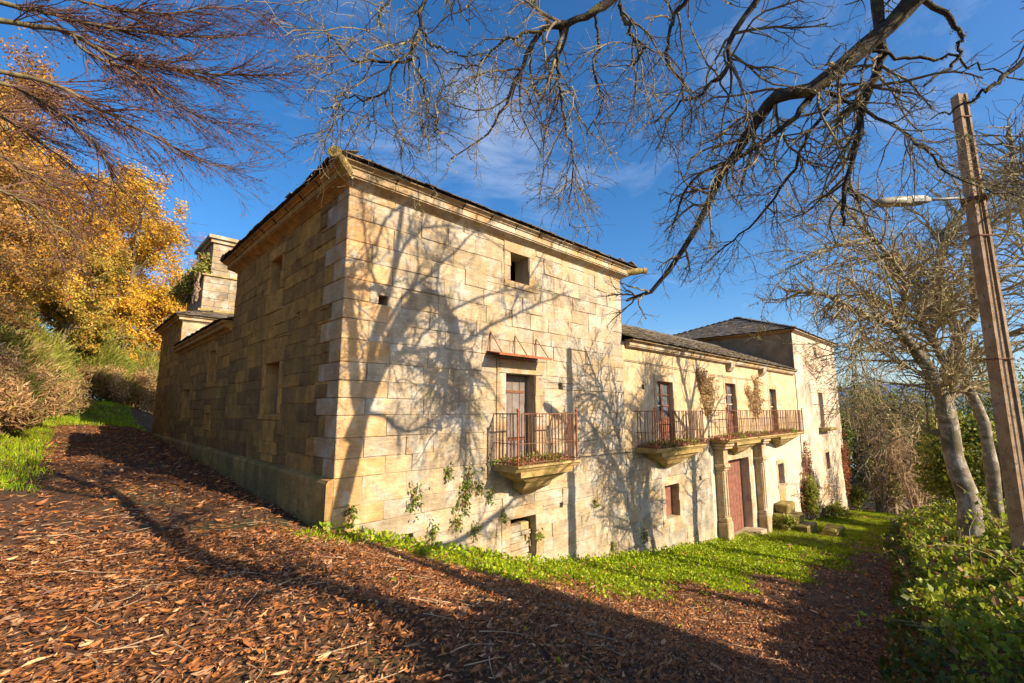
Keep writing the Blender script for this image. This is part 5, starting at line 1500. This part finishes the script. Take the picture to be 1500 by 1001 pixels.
# mossy steps and stones by the wall
st_ = thing('stone_steps', (22.2, -0.6, float(ground(22.2, -.6))), 'mossy block steps against the wall right of the portal', 'steps')
g = float(ground(22.0, -.8))
for i, (x0, x1, y0, y1, z0, z1) in enumerate([(21.3, 22.7, -1.5, -0.2, g - .2, g + .35), (21.5, 22.8, -1.0, -0.02, g + .36, g + .72), (21.7, 22.7, -0.6, -0.01, g + .73, g + 1.15)]):
    b = MB(); b.tint = (0.24, 0.21, 0.09); b.chbox(x0, x1, y0, y1, z0, z1, .06, .05); b.build('step', M['mossy'], st_)
b = MB(); b.tint = (0.34, 0.32, 0.08); g = float(ground(22.3, -2.2)); b.chbox(21.5, 22.9, -2.5, -1.9, g - .2, g + .38, .08, .07)
tag(b.build('mossy_stone', M['mossy']), 'mossy yellow-green block lying in the grass before the steps', 'stone')

# stone bench-like slab and sheds at the end of the lane
g = float(ground(40.5, -1.6))
sb = thing('stone_slab', (40.5, -1.6, g), 'flat stone slab on two upright stones at the end of the lane', 'slab')
b = MB(); b.tint = (0.30, 0.24, 0.17); b.chbox(38.9, 41.4, -2.3, -0.9, g + 1.0, g + 1.2, .04, .05); b.build('top', M['mossy'], sb)
for x in (39.2, 40.8):
    b = MB(); b.tint = (0.40, 0.34, 0.26); b.chbox(x, x + .35, -2.1, -1.1, g - .2, g + .998, .04, .05); b.build('upright', M['stone'], sb)
for (u, v, w_, d_, h_, lab) in [(53, 3.0, 7, 6, 2.6, 'low grey slate roofed shed beyond the end of the manor')]:
    g = float(ground(u, v)); hs = thing('far_shed', (u, v, g), lab, 'shed')
    b = MB(); b.box(u - w_ / 2, u + w_ / 2, v - d_ / 2, v + d_ / 2, g - 1, g + h_); b.build('wall', M['plaster_grey'], hs)
    b = MB(); b.prism([(-d_ / 2 - .3, g + h_ - .1), (d_ / 2 + .3, g + h_ - .1), (0, g + h_ + 2.0)], lambda y, z: (u - w_ / 2 - .3, v + y, z), lambda y, z: (u + w_ / 2 + .3, v + y, z)); b.build('roof', M['far_roof'], hs)
    b = MB(); b.box(u - w_ / 2 - .04, u - w_ / 2 - .002, v - .5, v + .5, g - .2, g + 1.9); b.build('door', M['grey_wood'], hs)

# ------------------------------------------------------------------ leaf litter and grass
def grass_w(u):
    return np.interp(u, [-1, 0, 1, 2.5, 4, 8, 12, 20, 40], [0.25, 0.5, 0.9, 1.6, 2.1, 2.6, 3.1, 3.6, 4.0])


def grassiness(u, v):
    """1 in the green strip by the facade and on the verge of the left bank"""
    wob = 0.4 * np.sin(u * 1.9 + 0.7) + 0.3 * np.sin(u * 4.3 + v * 2.1) + 0.35 * np.sin(v * 3.1 - u * 1.3) + 0.2 * np.sin(u * 9.1 - v * 7.3)
    f = sstep(0.9, -0.5, -v - grass_w(u) + wob) * (v < 0.0) * (u > -0.8)
    lb = sstep(-3.5, -4.0, u + 0.25 * wob) * (v > 3)
    end = sstep(22.5, 25.5, v + wob) * (u < 3)
    return np.maximum(np.maximum(f, lb), end)


def litter(n, box, size, keep):
    u = rng.uniform(box[0], box[1], n); v = rng.uniform(box[2], box[3], n)
    ok = ~((u > -0.14) & (v > -0.0) & (v < 22.4)) & (rng.uniform(size=n) > grassiness(u, v) * keep)
    ok &= ~((v < vbank(u) - 0.2) & (u > 1.0))
    rel = np.stack([u, v], 1) - CAM[:2]
    fw = rel @ np.array([0.6934, 0.7206]); rt = rel @ np.array([0.7206, -0.6934])
    ok &= (fw > 0.8) & (np.abs(rt) < fw * 1.25 + 1.5)
    u, v = u[ok], v[ok]; m = len(u)
    thin = 0.5 + 0.5 * np.sin(u * 0.9 + v * 1.4 + 2 * np.sin(v * .5)) * np.sin(u * 0.6 - v * 0.8)
    thin2 = np.sin(u * 0.37 + 1.1 * np.sin(v * 0.45)) * np.sin(v * 0.52 + 0.8 * np.sin(u * 0.6))
    k_ = rng.uniform(size=m) < np.clip(0.45 + 0.5 * thin + 0.25 * thin2, 0.12, 1)
    u, v = u[k_], v[k_]; m = len(u)
    z = ground(u, v) + rng.uniform(0.004, 0.05, m) + 0.07 * grassiness(u, v)
    th = rng.normal(0.35, 0.75, m) + (rng.uniform(size=m) < 0.5) * np.pi
    d = np.stack([np.cos(th), np.sin(th), rng.normal(0, 0.16, m)], 1); d /= np.linalg.norm(d, axis=1, keepdims=True)
    nn = np.stack([rng.normal(0, 0.28, m), rng.normal(0, 0.28, m), np.ones(m)], 1)
    s = np.cross(nn, d); s /= np.linalg.norm(s, axis=1, keepdims=True); nn = np.cross(d, s)
    L = rng.uniform(0.45, 1.0, m)[:, None] ** 1.0 * size * np.where(rng.uniform(size=m) < 0.08, 2.3, np.where(rng.uniform(size=m) < 0.4, 0.75, 1.25))[:, None]; W_ = L * rng.uniform(0.16, 0.40, m)[:, None]
    curl = rng.uniform(-0.05, 0.30, m)[:, None]; cup = rng.uniform(-0.1, 0.45, m)[:, None]
    C = np.stack([u, v, z], 1)
    c0 = C - d * L * .5 + nn * L * curl; c1 = C - d * L * .12; c2 = C + d * L * .22; c3 = C + d * L * .5 + nn * L * curl
    V = np.stack([c0, c1 + s * W_ * .45 + nn * W_ * cup, c1 - s * W_ * .45 + nn * W_ * cup, c2 + s * W_ * .5 + nn * W_ * cup, c2 - s * W_ * .5 + nn * W_ * cup, c3, c1, c2], 1).reshape(-1, 3)
    b_ = np.arange(m)[:, None] * 8
    Tt = np.concatenate([b_ + np.array([[0, 1, 6]]), b_ + np.array([[0, 6, 2]]), b_ + np.array([[7, 3, 5]]), b_ + np.array([[7, 5, 4]])])
    Qq = np.concatenate([b_ + np.array([[1, 3, 7, 6]]), b_ + np.array([[6, 7, 4, 2]])])
    tc = cols(m, [(0.26, 0.095, 0.03), (0.38, 0.155, 0.048), (0.13, 0.055, 0.028), (0.56, 0.32, 0.15), (0.48, 0.18, 0.04), (0.30, 0.17, 0.09)], [5, 3.2, 4.5, 1.3, 1.0, 1.5], 0.4)
    return V, [Qq, Tt], np.repeat(tc, 8, axis=0)


for (n, box, size, keep, lab) in [(150000, (-5.5, 8, -8, 0.2), 0.068, 0.9, 'dense brown fallen chestnut leaves covering the foreground'), (50000, (-5.0, 1.5, -1, 32), 0.105, 0.75, 'brown fallen leaves covering the path beside the shaded wall'),
                                  (36000, (4, 36, -7, -0.2), 0.12, 0.9, 'scattered brown leaves along the lane before the facade')]:
    V, F, T = litter(n, box, size, keep)
    tag(put('leaf_litter', V, F, M['litter'], None, T), lab, 'leaves', kind='stuff')


# thin fallen twigs among the leaves
n = 420
u = rng.uniform(-5, 7, n); v = rng.uniform(-7.5, 2, n); ok = ~((u > -0.4) & (v > -0.3)); u, v = u[ok], v[ok]; n = len(u)
th = rng.uniform(0, 6.28, n); ln = rng.uniform(0.12, 0.5, n)
tt = np.linspace(-0.5, 0.5, 5)[None]
bend = rng.normal(0, 0.12, n)[:, None] * (tt ** 2) * 2
X = u[:, None] + (np.cos(th)[:, None] * tt - np.sin(th)[:, None] * bend) * ln[:, None]; Y = v[:, None] + (np.sin(th)[:, None] * tt + np.cos(th)[:, None] * bend) * ln[:, None]
P = np.stack([X, Y, ground(X, Y) + 0.045], -1)
V, F = join_tubes([(P, np.repeat(np.linspace(0.006, 0.003, 5)[None], n, 0), 4)])
tag(put('fallen_twigs', V, F, M['dry_twig']), 'thin dry twigs lying among the foreground leaves', 'twigs', kind='stuff')


def blades(n, box, hgt, wdt, dens, palette, wts, name, lab, broad=False):
    u = rng.uniform(box[0], box[1], n); v = rng.uniform(box[2], box[3], n)
    pt = 0.5 + 0.5 * np.sin(u * 2.1 + v * 1.7 + np.sin(v * 2.9)) * np.sin(u * 1.1 - v * 2.6)
    ok = (rng.uniform(size=n) < dens(u, v) * (0.45 + 0.55 * pt)) & ~((u > -0.14) & (v > -0.03))
    u, v = u[ok], v[ok]; m = len(u)
    C = np.stack([u, v, ground(u, v) - 0.005], 1)
    if broad:
        C[:, 2] += rng.uniform(0.0, hgt, m)
        V, F, T = cards(C, rng.uniform(0.6, 1.4, m) * wdt, cols(m, palette, wts, .3), 0.8, up=0.4)
    else:
        d = rng.normal(0, 0.4, (m, 3)); d[:, 2] = 1
        V, F, T = cards(C, rng.uniform(0.5, 1.4, m) * hgt, cols(m, palette, wts, .3), wdt / hgt, d=d)
    tag(put(name, V, F, M['grass'], None, T), lab, 'grass' if not broad else 'weeds', kind='stuff')


GC = [(0.27, 0.37, 0.008), (0.36, 0.44, 0.012), (0.16, 0.27, 0.008), (0.44, 0.42, 0.03)]
blades(200000, (-1, 40, -5.6, 0), 0.09, 0.018, grassiness, GC, [4, 4, 1.5, 0.8], 'grass', 'bright green grass strip in front of the sunlit facade')
blades(90000, (0.0, 18, -4.0, 0), 0.11, 0.055, lambda u, v: grassiness(u, v) * 0.95, GC, [3, 4, 2, 0.3], 'ground_weeds', 'low broad-leaved green weeds along the foot of the facade', True)
blades(9000, (-0.6, 16, -0.55, 0), 0.22, 0.07, lambda u, v: 0.6 * np.ones_like(u) * (u > -0.3), GC, [3, 4, 2, 0.3], 'wall_foot_weeds', 'taller leafy weeds right against the foot of the wall', True)
blades(3000, (-1.5, 9, -6.5, -0.5), 0.05, 0.05, lambda u, v: 0.25 * (np.sin(u * 3.1) * np.sin(v * 2.7 + u) > 0.55), GC, [3, 4, 2, 0.3], 'seedlings', 'sparse green seedlings poking through the brown leaves', True)
blades(42000, (-8.5, -3.0, 4, 34), 0.16, 0.02, lambda u, v: grassiness(u, v) * sstep(-7.5, -5.2, u), GC, [4, 2, 3, 0.3], 'verge_grass', 'green grass verge along the left edge of the path')
blades(16000, (-4, 3, 22, 33), 0.2, 0.03, grassiness, GC, [4, 2, 3, 0.3], 'path_end_grass', 'green grass where the path ends below the broom')
blades(9000, (-0.5, 30, -9, -3), 0.07, 0.05, lambda u, v: 0.5 * sstep(1.5, 0.2, v - vbank(u)) * (v > vbank(u)), [(0.08, 0.13, 0.02), (0.12, 0.17, 0.03)], [1, 1], 'lane_edge_weeds', 'dark green weeds creeping out from the foot of the hedge', True)
